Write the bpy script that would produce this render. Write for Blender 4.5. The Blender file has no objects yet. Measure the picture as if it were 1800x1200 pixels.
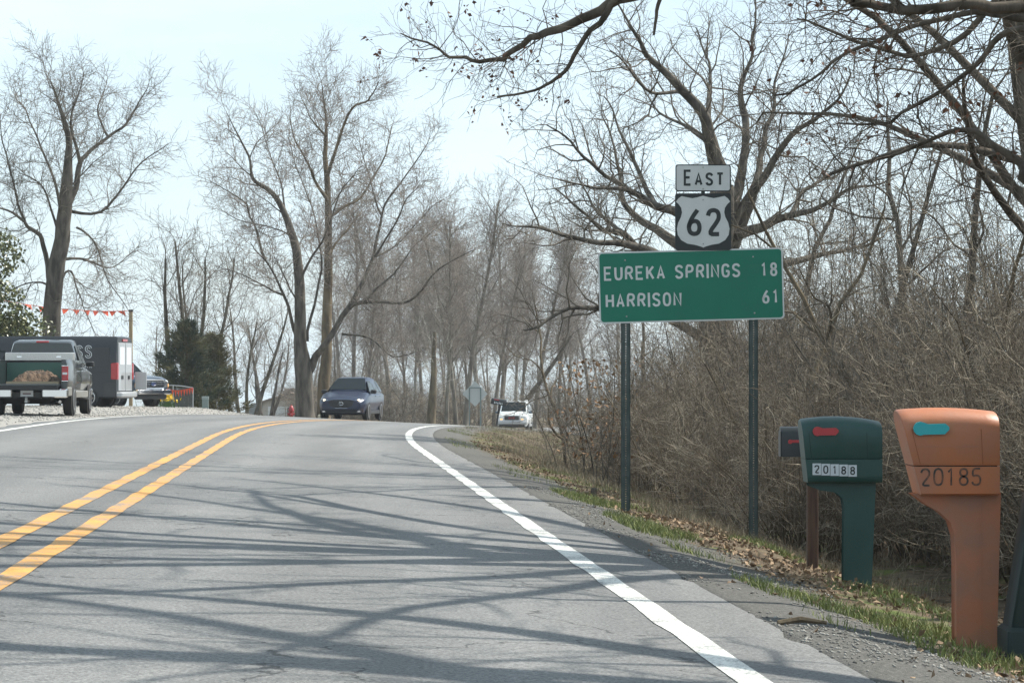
import bpy, math, random
import numpy as np
from math import sin, cos, pi, sqrt, atan2, radians
from mathutils import Vector, Matrix

# ------------------------------------------------------------------ camera, world, sun
scene = bpy.context.scene
COL = scene.collection
F = 4440.0            # focal length in pixels of the 1800 px wide photograph
HOR = 670.0           # horizon row
EYE = 1.2
cam_d = bpy.data.cameras.new('camera'); cam = bpy.data.objects.new('camera', cam_d); COL.objects.link(cam)
cam_d.sensor_width = 36.0; cam_d.lens = F / 1800 * 36.0
cam_d.shift_y = (HOR - 600) / 1800.0
cam_d.clip_start = 0.2; cam_d.clip_end = 4000
cam.location = (0, 0, EYE); cam.rotation_euler = (pi / 2, 0, 0)
scene.camera = cam

SUN_AZ, SUN_EL = radians(64), radians(52)
world = bpy.data.worlds.new('World'); scene.world = world; world.use_nodes = True
wn = world.node_tree.nodes; wl = world.node_tree.links
bg = wn['Background']; bg.inputs['Strength'].default_value = 0.1
sky = wn.new('ShaderNodeTexSky'); sky.sky_type = 'NISHITA'; sky.sun_disc = False
sky.sun_elevation = SUN_EL; sky.sun_rotation = SUN_AZ; sky.air_density = 1.0; sky.dust_density = 1.2; sky.ozone_density = 1.0
tc = wn.new('ShaderNodeTexCoord'); mp = wn.new('ShaderNodeMapping'); mp.inputs['Scale'].default_value = (1.6, 1.6, 7.0)
ns = wn.new('ShaderNodeTexNoise'); ns.inputs['Scale'].default_value = 2.2; ns.inputs['Detail'].default_value = 6; ns.inputs['Roughness'].default_value = .55
rp = wn.new('ShaderNodeValToRGB'); rp.color_ramp.elements[0].position = .36; rp.color_ramp.elements[1].position = .68
rp.color_ramp.elements[0].color = (.45, .45, .45, 1); rp.color_ramp.elements[1].color = (.95, .95, .95, 1)
mx = wn.new('ShaderNodeMix'); mx.data_type = 'RGBA'
wl.new(tc.outputs['Generated'], mp.inputs['Vector']); wl.new(mp.outputs['Vector'], ns.inputs['Vector'])
wl.new(ns.outputs['Fac'], rp.inputs['Fac']); wl.new(rp.outputs['Color'], mx.inputs['Factor'])
wl.new(sky.outputs['Color'], mx.inputs['A']); mx.inputs['B'].default_value = (6.3, 7.7, 8.5, 1)
wl.new(mx.outputs['Result'], bg.inputs['Color'])

sun_d = bpy.data.lights.new('sun', 'SUN'); sun_d.energy = 5.0; sun_d.angle = radians(0.53); sun_d.color = (1.0, .95, .86)
sun = bpy.data.objects.new('sun', sun_d); COL.objects.link(sun)
SV = Vector((sin(SUN_AZ) * cos(SUN_EL), cos(SUN_AZ) * cos(SUN_EL), sin(SUN_EL)))
sun.rotation_euler = SV.to_track_quat('Z', 'Y').to_euler(); sun.location = (20, 10, 40)
scene.view_settings.view_transform = 'Standard'; scene.view_settings.look = 'None'
scene.view_settings.gamma = 1; scene.view_settings.use_curve_mapping = False
scene.view_settings.exposure = 0.6

# ------------------------------------------------------------------ materials
MATS = {}
def mat(name, c, rough=.8, metal=0.0, c2=None, scale=8.0, bump=0.0, bscale=None, coat=0.0, emit=None, stretch=None, trans=0.0, spec=None, det=4, lo=.35, hi=.65):
    if name in MATS: return MATS[name]
    m = bpy.data.materials.new(name); m.use_nodes = True; MATS[name] = m
    nt = m.node_tree; N = nt.nodes; L = nt.links; b = N['Principled BSDF']
    b.inputs['Base Color'].default_value = (*c, 1); b.inputs['Roughness'].default_value = rough; b.inputs['Metallic'].default_value = metal
    if spec is not None: b.inputs['Specular IOR Level'].default_value = spec
    if coat: b.inputs['Coat Weight'].default_value = coat; b.inputs['Coat Roughness'].default_value = .05
    if trans: b.inputs['Transmission Weight'].default_value = trans
    if emit: b.inputs['Emission Color'].default_value = (*emit[0], 1); b.inputs['Emission Strength'].default_value = emit[1]
    if c2 is not None or bump:
        t = N.new('ShaderNodeTexCoord'); mpn = N.new('ShaderNodeMapping')
        if stretch: mpn.inputs['Scale'].default_value = stretch
        L.new(t.outputs['Object'], mpn.inputs['Vector'])
    if c2 is not None:
        n = N.new('ShaderNodeTexNoise'); n.inputs['Scale'].default_value = scale; n.inputs['Detail'].default_value = det
        r = N.new('ShaderNodeValToRGB'); r.color_ramp.elements[0].color = (*c, 1); r.color_ramp.elements[1].color = (*c2, 1)
        r.color_ramp.elements[0].position = lo; r.color_ramp.elements[1].position = hi
        L.new(mpn.outputs['Vector'], n.inputs['Vector']); L.new(n.outputs['Fac'], r.inputs['Fac']); L.new(r.outputs['Color'], b.inputs['Base Color'])
    if bump:
        n2 = N.new('ShaderNodeTexNoise'); n2.inputs['Scale'].default_value = bscale or scale * 3; n2.inputs['Detail'].default_value = 5
        bp = N.new('ShaderNodeBump'); bp.inputs['Strength'].default_value = bump; bp.inputs['Distance'].default_value = .02
        L.new(mpn.outputs['Vector'], n2.inputs['Vector']); L.new(n2.outputs['Fac'], bp.inputs['Height']); L.new(bp.outputs['Normal'], b.inputs['Normal'])
    return m

# ------------------------------------------------------------------ helpers
def tag(o, label=None, cat=None, group=None, kind=None):
    if label: o['label'] = label
    if cat: o['category'] = cat
    if group: o['group'] = group
    if kind: o['kind'] = kind
    return o
def empty(name, loc=(0, 0, 0), rz=0.0):
    o = bpy.data.objects.new(name, None); COL.objects.link(o); o.location = loc; o.rotation_euler = (0, 0, rz); o.empty_display_size = .2
    return o
def link(name, me, parent=None, loc=None):
    o = bpy.data.objects.new(name, me); COL.objects.link(o)
    if parent: o.parent = parent
    if loc: o.location = loc
    return o
def np_mesh(name, V, Fq, m, smooth=True):
    """V (n,3); Fq list of int arrays (k,3|4)"""
    me = bpy.data.meshes.new(name)
    V = np.asarray(V, dtype=np.float32)
    loops = np.concatenate([f.ravel() for f in Fq]).astype(np.int32)
    tot = np.concatenate([np.full(len(f), f.shape[1], np.int32) for f in Fq])
    st = np.concatenate([[0], np.cumsum(tot)[:-1]]).astype(np.int32)
    me.vertices.add(len(V)); me.vertices.foreach_set('co', V.ravel())
    me.loops.add(len(loops)); me.loops.foreach_set('vertex_index', loops)
    me.polygons.add(len(tot)); me.polygons.foreach_set('loop_start', st); me.polygons.foreach_set('loop_total', tot)
    me.update(calc_edges=True)
    if smooth: me.polygons.foreach_set('use_smooth', np.ones(len(tot), bool))
    for mm in (m if isinstance(m, (list, tuple)) else [m]): me.materials.append(mm)
    me.validate()
    return me
def copy_tree(o, parent=None, loc=None, rz=None, sc=None):
    c = o.copy(); COL.objects.link(c)
    if parent: c.parent = parent
    if loc is not None: c.location = loc
    if rz is not None: c.rotation_euler = (0, 0, rz)
    if sc is not None: c.scale = (sc, sc, sc) if not isinstance(sc, tuple) else sc
    for ch in list(o.children): copy_tree(ch, c)
    return c

class MB:
    def __init__(s): s.v = []; s.f = []
    def add(s, vs, fs):
        o = len(s.v); s.v += [tuple(v) for v in vs]; s.f += [tuple(i + o for i in f) for f in fs]; return s
    def box(s, x0, x1, y0, y1, z0, z1, b=0.0):
        if b <= 0:
            vs = [(x, y, z) for z in (z0, z1) for y in (y0, y1) for x in (x0, x1)]
            return s.add(vs, [(0, 2, 3, 1), (4, 5, 7, 6), (0, 1, 5, 4), (2, 6, 7, 3), (0, 4, 6, 2), (1, 3, 7, 5)])
        vs = []
        for z, i in ((z0, b), (z0 + b, 0), (z1 - b, 0), (z1, b)):
            c = b
            a = [(x0 + i + c, y0 + i), (x1 - i - c, y0 + i), (x1 - i, y0 + i + c), (x1 - i, y1 - i - c), (x1 - i - c, y1 - i), (x0 + i + c, y1 - i), (x0 + i, y1 - i - c), (x0 + i, y0 + i + c)]
            vs += [(p, q, z) for p, q in a]
        fs = [tuple(range(7, -1, -1)), tuple(range(24, 32))]
        for k in range(3):
            for j in range(8): fs.append((k * 8 + j, k * 8 + (j + 1) % 8, k * 8 + 8 + (j + 1) % 8, k * 8 + 8 + j))
        return s.add(vs, fs)
    def prism(s, poly, a0, a1, axis='y'):
        """poly in the plane of the two other axes; extruded a0..a1"""
        n = len(poly)
        def P(p, a):
            return {'y': (p[0], a, p[1]), 'x': (a, p[0], p[1]), 'z': (p[0], p[1], a)}[axis]
        vs = [P(p, a0) for p in poly] + [P(p, a1) for p in poly]
        fs = [tuple(range(n)), tuple(range(2 * n - 1, n - 1, -1))]
        fs += [(i, n + i, n + (i + 1) % n, (i + 1) % n) for i in range(n)]
        return s.add(vs, fs)
    def loft(s, secs, cap=True, closed=True):
        n = len(secs[0]); vs = [p for q in secs for p in q]; fs = []
        for k in range(len(secs) - 1):
            for j in range(n if closed else n - 1):
                fs.append((k * n + j, k * n + (j + 1) % n, (k + 1) * n + (j + 1) % n, (k + 1) * n + j))
        if cap: fs.append(tuple(range(n - 1, -1, -1))); fs.append(tuple(range((len(secs) - 1) * n, len(secs) * n)))
        return s.add(vs, fs)
    def tube(s, pts, r, n=8, cap=True):
        secs = []
        pts = [Vector(p) for p in pts]
        for i, p in enumerate(pts):
            t = (pts[min(i + 1, len(pts) - 1)] - pts[max(i - 1, 0)]).normalized()
            ref = Vector((0, 0, 1)) if abs(t.z) < .9 else Vector((1, 0, 0))
            u = t.cross(ref).normalized(); w = t.cross(u); rr = r[i] if isinstance(r, (list, tuple)) else r
            secs.append([tuple(p + (u * cos(2 * pi * k / n) + w * sin(2 * pi * k / n)) * rr) for k in range(n)])
        return s.loft(secs, cap)
    def lathe(s, prof, c, axis='y', n=24):
        """prof: (radius, offset along axis)"""
        secs = []
        for r, a in prof:
            q = []
            for k in range(n):
                th = 2 * pi * k / n
                if axis == 'y': q.append((c[0] + r * cos(th), c[1] + a, c[2] + r * sin(th)))
                elif axis == 'x': q.append((c[0] + a, c[1] + r * cos(th), c[2] + r * sin(th)))
                else: q.append((c[0] + r * cos(th), c[1] + r * sin(th), c[2] + a))
            secs.append(q)
        return s.loft(secs, True)
    def quad(s, a, b, c, d): return s.add([a, b, c, d], [(0, 1, 2, 3)])
    def build(s, name, m, parent=None, smooth=None, loc=None):
        me = bpy.data.meshes.new(name); me.from_pydata(s.v, [], s.f)
        if m: me.materials.append(m)
        if smooth is not None:
            me.polygons.foreach_set('use_smooth', [True] * len(me.polygons)); me.set_sharp_from_angle(angle=radians(smooth))
        me.update()
        return link(name, me, parent, loc)

def smoothpts(pts, per=4):
    """Catmull-Rom"""
    P = [Vector(p) for p in pts]; out = []
    for i in range(len(P) - 1):
        p0 = P[max(i - 1, 0)]; p1 = P[i]; p2 = P[i + 1]; p3 = P[min(i + 2, len(P) - 1)]
        for k in range(per):
            t = k / per
            out.append(.5 * ((2 * p1) + (p2 - p0) * t + (2 * p0 - 5 * p1 + 4 * p2 - p3) * t * t + (3 * p1 - p0 - 3 * p2 + p3) * t ** 3))
    out.append(P[-1]); return out

# ------------------------------------------------------------------ the lie of the land
def Xr(y):
    if y < 45: return -1.65 + (45 - y) * .075
    if y < 100: d = y - 45; return -1.65 - .075 * d + d * d / 660
    if y < 230: return -1.192 + (y - 100) * .0917
    d = y - 230; return -1.192 + 130 * .0917 + .0917 * d + d * d / 900
def heading(y): return math.atan((Xr(y + .5) - Xr(y - .5)))
def prof(y):
    K = .00023
    if y < 50: return 0.0
    if y < 110: return -K * (y - 50) ** 2
    z = -K * 3600; s = -2 * K * 60
    if y < 165: return z + s * (y - 110)
    z += s * 55
    d = min(y, 205) - 165; z = z + s * d - s * d * d / 130
    return z - .0106 * max(0, y - 205)
RV = [-400, -60, -20, -10, -6, -4, -2.85, -2.2, -1.5, -.9, -.55, 0]
RZ = [.6, .3, .0, -.35, -.75, -.85, -.55, -.3, -.19, -.07, -.035, 0]
LV = [0, 7.2, 7.9, 12, 30, 80, 400]
LZ = [0, .36, .35, .42, .55, .6, .6]
def cross(u):
    if u < 0: return float(np.interp(u, RV, RZ))
    return float(np.interp(u, LV, LZ))
def hnoise(x, y):
    return .5 * (sin(x * 1.7 + 1.3 * sin(y * .9)) * sin(y * 1.3 + .7 * sin(x * 1.1)) + .5 * sin(x * 4.1 + y * 2.3) * sin(y * 3.7 - x * 1.9))
def lift(u, y):
    if u < 8.5 or y > 118: return 0.0
    f = min(1, (u - 8.5) / 4); f = f * f * (3 - 2 * f); g = min(1, max(0, (118 - y) / 18)); g = g * g * (3 - 2 * g)
    return -.6 * prof(y) * f * g
def H(x, y):
    u = Xr(y) - x
    z = prof(y) + cross(u) + lift(u, y)
    if u < -.9: z += .07 * hnoise(x, y) * min(1, (-.9 - u) / 1.5)
    if u > 9: z += .04 * hnoise(x * .6, y * .6) * min(1, (u - 9) / 3)
    return z
def G(x, y, dz=0.0): return (x, y, H(x, y) + dz)
def px(x, y, Y): return ((x - 900) / F * Y, Y, EYE + (HOR - y) / F * Y)
def pX(x, Y): return (x - 900) / F * Y

# ground: one sheet, gridded along the road
us = np.concatenate([np.linspace(600, 90, 12), np.linspace(80, 31, 12), np.arange(30, 8.2, -.6), [7.9, 7.7, 7.5, 5, 2.5, 0, -.3, -.4, -.48, -.56, -.64], np.arange(-.75, -9, -.16), np.arange(-9.5, -30, -1.2), np.linspace(-34, -100, 10), np.linspace(-130, -600, 10)])
ys = np.concatenate([np.arange(-60, 4, 4), np.arange(4, 70, .3), np.arange(70, 205, 1.4), np.arange(210, 420, 12), np.linspace(440, 900, 12)])
V = np.zeros((len(ys), len(us), 3), np.float32); UA = np.zeros((len(ys), len(us)), np.float32)
for j, y in enumerate(ys):
    xr = Xr(min(y, 420))
    for i, u in enumerate(us):
        x = xr - u
        z = prof(y) + cross(u) + lift(u, y)
        if u < -.9: z += .07 * hnoise(x, y) * min(1, (-.9 - u) / 1.5)
        if u > 9: z += .04 * hnoise(x * .6, y * .6) * min(1, (u - 9) / 3)
        if -.52 < u < 7.72: z -= .07
        V[j, i] = (x, y, z); UA[j, i] = u
nj, ni = len(ys), len(us)
idx = np.arange(nj * ni).reshape(nj, ni)
Q = np.stack([idx[:-1, :-1], idx[1:, :-1], idx[1:, 1:], idx[:-1, 1:]], -1).reshape(-1, 4)
def ground_material():
    m = bpy.data.materials.new('ground_mix'); m.use_nodes = True; nt = m.node_tree; N = nt.nodes; L = nt.links; b = N['Principled BSDF']
    b.inputs['Roughness'].default_value = .95; b.inputs['Specular IOR Level'].default_value = .15
    t = N.new('ShaderNodeTexCoord')
    at = N.new('ShaderNodeAttribute'); at.attribute_name = 'lateral'
    def noise(sc, det=5, ro=.6):
        n = N.new('ShaderNodeTexNoise'); n.inputs['Scale'].default_value = sc; n.inputs['Detail'].default_value = det; n.inputs['Roughness'].default_value = ro
        L.new(t.outputs['Object'], n.inputs['Vector']); return n.outputs['Fac']
    def ramp(fac, p0, c0, p1, c1, mid=None):
        r = N.new('ShaderNodeValToRGB'); e = r.color_ramp.elements
        e[0].position = p0; e[0].color = (*c0, 1); e[1].position = p1; e[1].color = (*c1, 1)
        if mid: k = e.new(mid[0]); k.color = (*mid[1], 1)
        L.new(fac, r.inputs['Fac']); return r.outputs['Color']
    def mixc(f, a, c):
        k = N.new('ShaderNodeMix'); k.data_type = 'RGBA'; L.new(f, k.inputs['Factor']); L.new(a, k.inputs['A']); L.new(c, k.inputs['B']); return k.outputs['Result']
    def math_(op, a, c):
        k = N.new('ShaderNodeMath'); k.operation = op
        for i, q in enumerate((a, c)):
            if isinstance(q, (int, float)): k.inputs[i].default_value = q
            else: L.new(q, k.inputs[i])
        return k.outputs[0]
    def sstep(v, a, c):
        k = N.new('ShaderNodeMapRange'); k.interpolation_type = 'SMOOTHSTEP'; k.inputs['From Min'].default_value = a; k.inputs['From Max'].default_value = c
        L.new(v, k.inputs['Value']); return k.outputs['Result']
    litter = ramp(noise(9, 8, .7), .3, (.035, .027, .02), .72, (.20, .15, .10), (.5, (.09, .068, .045)))
    grassc = ramp(noise(14, 6), .3, (.05, .075, .02), .7, (.14, .17, .05))
    dry = ramp(noise(11, 7), .3, (.10, .082, .055), .7, (.21, .17, .11))
    gravel = ramp(noise(45, 8, .8), .3, (.04, .04, .038), .75, (.24, .23, .21), (.5, (.10, .097, .09)))
    lot = ramp(noise(30, 8, .75), .3, (.19, .18, .165), .7, (.37, .355, .33))
    lawn = ramp(noise(3, 8, .7), .35, (.10, .11, .04), .7, (.27, .23, .11))
    u = math_('ADD', at.outputs['Fac'], math_('MULTIPLY', math_('SUBTRACT', noise(1.3, 6), .5), 1.1))
    right = mixc(sstep(noise(.9, 4), .56, .68), litter, dry)
    right = mixc(sstep(noise(1.5, 5), .55, .66), right, grassc)
    right = mixc(sstep(u, -1.75, -1.15), right, gravel)
    left = mixc(sstep(u, 22, 34), lot, lawn)
    sep = N.new('ShaderNodeSeparateXYZ'); L.new(t.outputs['Object'], sep.inputs['Vector'])
    left = mixc(sstep(sep.outputs['Y'], 108, 118), left, lawn)
    c = mixc(sstep(at.outputs['Fac'], 3, 4), right, left)
    c = mixc(sstep(sep.outputs['Y'], 130, 200), c, litter); c = mixc(sstep(sep.outputs['Y'], 255, 300), c, dry)
    L.new(c, b.inputs['Base Color'])
    bp = N.new('ShaderNodeBump'); bp.inputs['Strength'].default_value = .8; bp.inputs['Distance'].default_value = .03
    L.new(noise(30, 6), bp.inputs['Height']); L.new(bp.outputs['Normal'], b.inputs['Normal'])
    return m
me = np_mesh('ground', V.reshape(-1, 3), [Q], ground_material())
a = me.attributes.new('lateral', 'FLOAT', 'POINT'); a.data.foreach_set('value', UA.ravel())
tag(link('ground', me), kind='structure')

# road sheet
def asphalt_material():
    m = bpy.data.materials.new('asphalt'); m.use_nodes = True; nt = m.node_tree; N = nt.nodes; L = nt.links; b = N['Principled BSDF']
    b.inputs['Roughness'].default_value = .82; b.inputs['Specular IOR Level'].default_value = .35
    t = N.new('ShaderNodeTexCoord'); at = N.new('ShaderNodeAttribute'); at.attribute_name = 'lateral'
    def noise(sc, det, vec=None, ro=.6):
        n = N.new('ShaderNodeTexNoise'); n.inputs['Scale'].default_value = sc; n.inputs['Detail'].default_value = det; n.inputs['Roughness'].default_value = ro
        L.new(vec or t.outputs['Object'], n.inputs['Vector']); return n.outputs['Fac']
    r = N.new('ShaderNodeValToRGB'); e = r.color_ramp.elements
    e[0].position = .36; e[0].color = (.05, .052, .054, 1); e[1].position = .64; e[1].color = (.265, .268, .265, 1)
    L.new(noise(55, 8, ro=.8), r.inputs['Fac'])
    mp = N.new('ShaderNodeMapping'); mp.inputs['Scale'].default_value = (1.2, .07, 1); L.new(t.outputs['Object'], mp.inputs['Vector'])
    r2 = N.new('ShaderNodeValToRGB'); r2.color_ramp.elements[0].position = .3; r2.color_ramp.elements[0].color = (.8, .8, .8, 1); r2.color_ramp.elements[1].position = .7; r2.color_ramp.elements[1].color = (1.12, 1.11, 1.08, 1)
    L.new(noise(1.0, 5, mp.outputs['Vector']), r2.inputs['Fac'])
    k = N.new('ShaderNodeMix'); k.data_type = 'RGBA'; k.blend_type = 'MULTIPLY'; k.inputs['Factor'].default_value = 1
    L.new(r.outputs['Color'], k.inputs['A']); L.new(r2.outputs['Color'], k.inputs['B'])
    def mth(op, a, c=None):
        q = N.new('ShaderNodeMath'); q.operation = op
        for i, w in enumerate((a, c)):
            if w is None: continue
            if isinstance(w, (int, float)): q.inputs[i].default_value = w
            else: L.new(w, q.inputs[i])
        return q.outputs[0]
    # oil darkened lane middles and polished wheel tracks
    wob = mth('ADD', at.outputs['Fac'], mth('MULTIPLY', mth('SUBTRACT', noise(.35, 3), .5), .5))
    cw = mth('COSINE', mth('MULTIPLY', mth('SUBTRACT', wob, 1.75), 2 * pi / 1.75)); trk = mth('ADD', mth('MULTIPLY', cw, -.10), .95)
    vo = N.new('ShaderNodeTexVoronoi'); vo.feature = 'DISTANCE_TO_EDGE'; vo.inputs['Scale'].default_value = .42
    dv = N.new('ShaderNodeVectorMath'); dv.operation = 'ADD'; nz = N.new('ShaderNodeTexNoise'); nz.inputs['Scale'].default_value = 1.6; nz.inputs['Detail'].default_value = 6
    L.new(t.outputs['Object'], nz.inputs['Vector']); L.new(t.outputs['Object'], dv.inputs[0]); L.new(nz.outputs['Color'], dv.inputs[1]); L.new(dv.outputs[0], vo.inputs['Vector'])
    crack = mth('GREATER_THAN', vo.outputs['Distance'], .0045); msk = mth('GREATER_THAN', noise(.23, 3), .5)
    crack = mth('MAXIMUM', crack, msk)
    tot = mth('MULTIPLY', trk, mth('ADD', mth('MULTIPLY', crack, .55), .45))
    k2 = N.new('ShaderNodeMix'); k2.data_type = 'RGBA'; k2.blend_type = 'MULTIPLY'; k2.inputs['Factor'].default_value = 1
    cb = N.new('ShaderNodeCombineColor')
    for nm in ('Red', 'Green', 'Blue'): L.new(tot, cb.inputs[nm])
    L.new(k.outputs['Result'], k2.inputs['A']); L.new(cb.outputs['Color'], k2.inputs['B']); L.new(k2.outputs['Result'], b.inputs['Base Color'])
    bp = N.new('ShaderNodeBump'); bp.inputs['Strength'].default_value = .6; bp.inputs['Distance'].default_value = .008
    L.new(noise(90, 4), bp.inputs['Height']); L.new(bp.outputs['Normal'], b.inputs['Normal'])
    return m
ry = np.concatenate([np.arange(-60, 4, 2), np.arange(4, 120, .25), np.arange(120, 420, 1.5)])
ru = [7.85, 7.75, 7.2, 6, 4.8, 3.6, 2.4, 1.2, 0, -.3, -.5, -.6]
V = np.zeros((len(ry), len(ru), 3), np.float32)
for j, y in enumerate(ry):
    for i, u in enumerate(ru):
        uu = u
        if i >= len(ru) - 2: uu += .09 * sin(y * 2.1 + sin(y * .7)) + .06 * sin(y * 5.3) - .12
        if i < 2: uu += .08 * sin(y * 1.7)
        V[j, i] = (Xr(y) - uu, y, prof(y) + cross(uu) - (.09 if i in (0, len(ru) - 1) else 0))
idx = np.arange(len(ry) * len(ru)).reshape(len(ry), len(ru))
Q = np.stack([idx[:-1, :-1], idx[1:, :-1], idx[1:, 1:], idx[:-1, 1:]], -1).reshape(-1, 4)
me = np_mesh('road', V.reshape(-1, 3), [Q], asphalt_material()); a = me.attributes.new('lateral', 'FLOAT', 'POINT'); a.data.foreach_set('value', np.tile(np.array(ru, np.float32), len(ry)))
tag(link('road', me), kind='structure')

def paint(name, c, worn):
    m = mat(name, c, .65); nt = m.node_tree; N = nt.nodes; L = nt.links; b = N['Principled BSDF']; t = N.new('ShaderNodeTexCoord')
    def nz(sc, d):
        n = N.new('ShaderNodeTexNoise'); n.inputs['Scale'].default_value = sc; n.inputs['Detail'].default_value = d; n.inputs['Roughness'].default_value = .75; L.new(t.outputs['Object'], n.inputs['Vector']); return n.outputs['Fac']
    ad = N.new('ShaderNodeMath'); ad.operation = 'ADD'; L.new(nz(60, 5), ad.inputs[0]); ml = N.new('ShaderNodeMath'); ml.operation = 'MULTIPLY'; L.new(nz(1.7, 5), ml.inputs[0]); ml.inputs[1].default_value = .75; L.new(ml.outputs[0], ad.inputs[1])
    r = N.new('ShaderNodeValToRGB'); e = r.color_ramp.elements; e[0].position = .86; e[0].color = (*c, 1); e[1].position = 1.0; e[1].color = (.17, .17, .165, 1); k = e.new(.7); k.color = (*worn, 1); L.new(ad.outputs[0], r.inputs['Fac']); L.new(r.outputs['Color'], b.inputs['Base Color'])
    return m
def line(name, u0, u1, y0, y1, m):
    yy = np.concatenate([np.arange(y0, min(y1, 120), .5), np.arange(120, y1, 2.0)]) if y1 > 120 else np.arange(y0, y1, .5)
    V = []
    for y in yy:
        w = .008 * sin(y * 3.1) + .006 * sin(y * 7.7)
        for u in (u0 + w, u1 + w * .6): V.append((Xr(y) - u, y, prof(y) + cross(u) + .004))
    n = len(yy); I = np.arange(2 * n).reshape(n, 2)
    Q = np.stack([I[:-1, 0], I[1:, 0], I[1:, 1], I[:-1, 1]], -1)
    return tag(link(name, np_mesh(name, V, [Q], m)), kind='structure')
PW = paint('paint_white', (.58, .58, .54), (.72, .71, .66))
PY = paint('paint_yellow', (.52, .25, .045), (.62, .30, .05))
line('edge_line', .075, -.075, -20, 400, PW)
line('edge_line', 7.28, 7.12, -20, 400, PW)
line('centre_line', 3.45, 3.31, -20, 400, PY)
line('centre_line', 3.82, 3.68, -20, 400, PY)

# ------------------------------------------------------------------ bare tree generator
def tube_arrays(branches, sides):
    """branches: list of (pts list, radii list); returns V, Q"""
    groups = {}
    for p, r in branches: groups.setdefault(len(p), []).append((p, r))
    Vs, Qs, off = [], [], 0
    for n, bl in groups.items():
        P = np.array([b[0] for b in bl], np.float64); R = np.array([b[1] for b in bl], np.float64)
        T = np.gradient(P, axis=1); T /= np.linalg.norm(T, axis=2, keepdims=True) + 1e-9
        Tm = T.mean(axis=1); ref = np.where(np.abs(Tm[:, 2:3]) < .85, np.array([[0, 0, 1.0]]), np.array([[1.0, 0, 0]]))
        U = np.cross(Tm, ref); U /= np.linalg.norm(U, axis=1, keepdims=True) + 1e-9
        U = U[:, None, :] - (U[:, None, :] * T).sum(2, keepdims=True) * T; U /= np.linalg.norm(U, axis=2, keepdims=True) + 1e-9
        W = np.cross(T, U); th = np.arange(sides) * 2 * pi / sides
        ring = P[:, :, None, :] + R[:, :, None, None] * (np.cos(th)[None, None, :, None] * U[:, :, None, :] + np.sin(th)[None, None, :, None] * W[:, :, None, :])
        B = len(bl); I = off + np.arange(B * n * sides).reshape(B, n, sides); J = np.roll(I, -1, axis=2)
        Qs.append(np.stack([I[:, :-1], J[:, :-1], J[:, 1:], I[:, 1:]], -1).reshape(-1, 4)); Vs.append(ring.reshape(-1, 3)); off += B * n * sides
    return np.concatenate(Vs), np.concatenate(Qs)
def grow(out, rng, p, d, L, r0, lvl, P):
    n = P['nseg'][lvl]; st = L / n; w = P['wander'][lvl]; up = P['up'][lvl]; tip = P['tip'][lvl]
    g = rng.gauss; x, y, z = p; dx, dy, dz = d; pts = [(x, y, z)]; rad = [r0]
    for i in range(n):
        dx += g(0, w); dy += g(0, w); dz += g(0, w) + up
        q = 1 / sqrt(dx * dx + dy * dy + dz * dz); dx *= q; dy *= q; dz *= q
        x += dx * st; y += dy * st; z += dz * st; pts.append((x, y, z)); rad.append(r0 * (1 - (i + 1) / n * (1 - tip)))
    out[lvl].append((pts, rad))
    if lvl < P['max']: sprout(out, rng, pts, rad, lvl, L, P)
def sprout(out, rng, pts, rad, lvl, L, P, t0=None):
    nx = lvl + 1; n = max(1, int(P['dens'][lvl] * L + rng.random())); t0 = P['t0'][lvl] if t0 is None else t0
    m = len(pts) - 1; az = rng.random() * 6.28
    for k in range(n):
        t = t0 + (1 - t0) * (k + rng.random()) / n if k < n - 1 else 1.0
        f = t * m; i = min(int(f), m - 1); f -= i
        a, b = pts[i], pts[i + 1]; q = (a[0] + (b[0] - a[0]) * f, a[1] + (b[1] - a[1]) * f, a[2] + (b[2] - a[2]) * f)
        ex, ey, ez = b[0] - a[0], b[1] - a[1], b[2] - a[2]; l = sqrt(ex * ex + ey * ey + ez * ez) + 1e-9; ex /= l; ey /= l; ez /= l
        # perpendicular
        az += 2.4 + rng.uniform(-.5, .5)
        if abs(ez) < .9: ux, uy, uz = ey, -ex, 0.0
        else: ux, uy, uz = 0.0, ez, -ey
        l = sqrt(ux * ux + uy * uy + uz * uz); ux /= l; uy /= l; uz /= l
        vx, vy, vz = ey * uz - ez * uy, ez * ux - ex * uz, ex * uy - ey * ux
        an = radians(P['ang'][lvl]) * rng.uniform(.6, 1.35) if t < 1 else radians(15)
        ca, sa, cz, sz = cos(an), sin(an), cos(az), sin(az)
        d = (ex * ca + (ux * cz + vx * sz) * sa, ey * ca + (uy * cz + vy * sz) * sa, ez * ca + (uz * cz + vz * sz) * sa)
        Lc = P['len'][nx] * (1 - .45 * t) * rng.uniform(.55, 1.3)
        r = rad[i] + (rad[i + 1] - rad[i]) * f
        grow(out, rng, q, d, Lc, max(min(r * .72, Lc * P['rl'][nx]), P['rmin']), nx, P)
BASE = dict(max=4, nseg=[10, 7, 5, 4, 2], wander=[.07, .14, .18, .2, .2], up=[.02, .035, .03, .02, .0], tip=[.3, .25, .3, .4, .5],
            dens=[1.3, 2.4, 3.6, 5.0, 0], t0=[.3, .15, .12, .1, 0], ang=[48, 48, 45, 42, 40], len=[10, 4.6, 2.1, .95, .45], rl=[.03, .022, .014, .011, .012], rmin=.0065)
def PR(**k):
    d = dict(BASE); d.update(k); return d
def flat(out, lv): return [b for l in lv for b in out[l]]
def tree_meshes(out, sides=(8, 6, 4, 3, 3)):
    def mk(lv):
        Vs, Qs, off = [], [], 0
        for l in lv:
            if not out[l]: continue
            v, q = tube_arrays(out[l], sides[l]); Vs.append(v); Qs.append(q + off); off += len(v)
        return np.concatenate(Vs), np.concatenate(Qs)
    return mk
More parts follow.
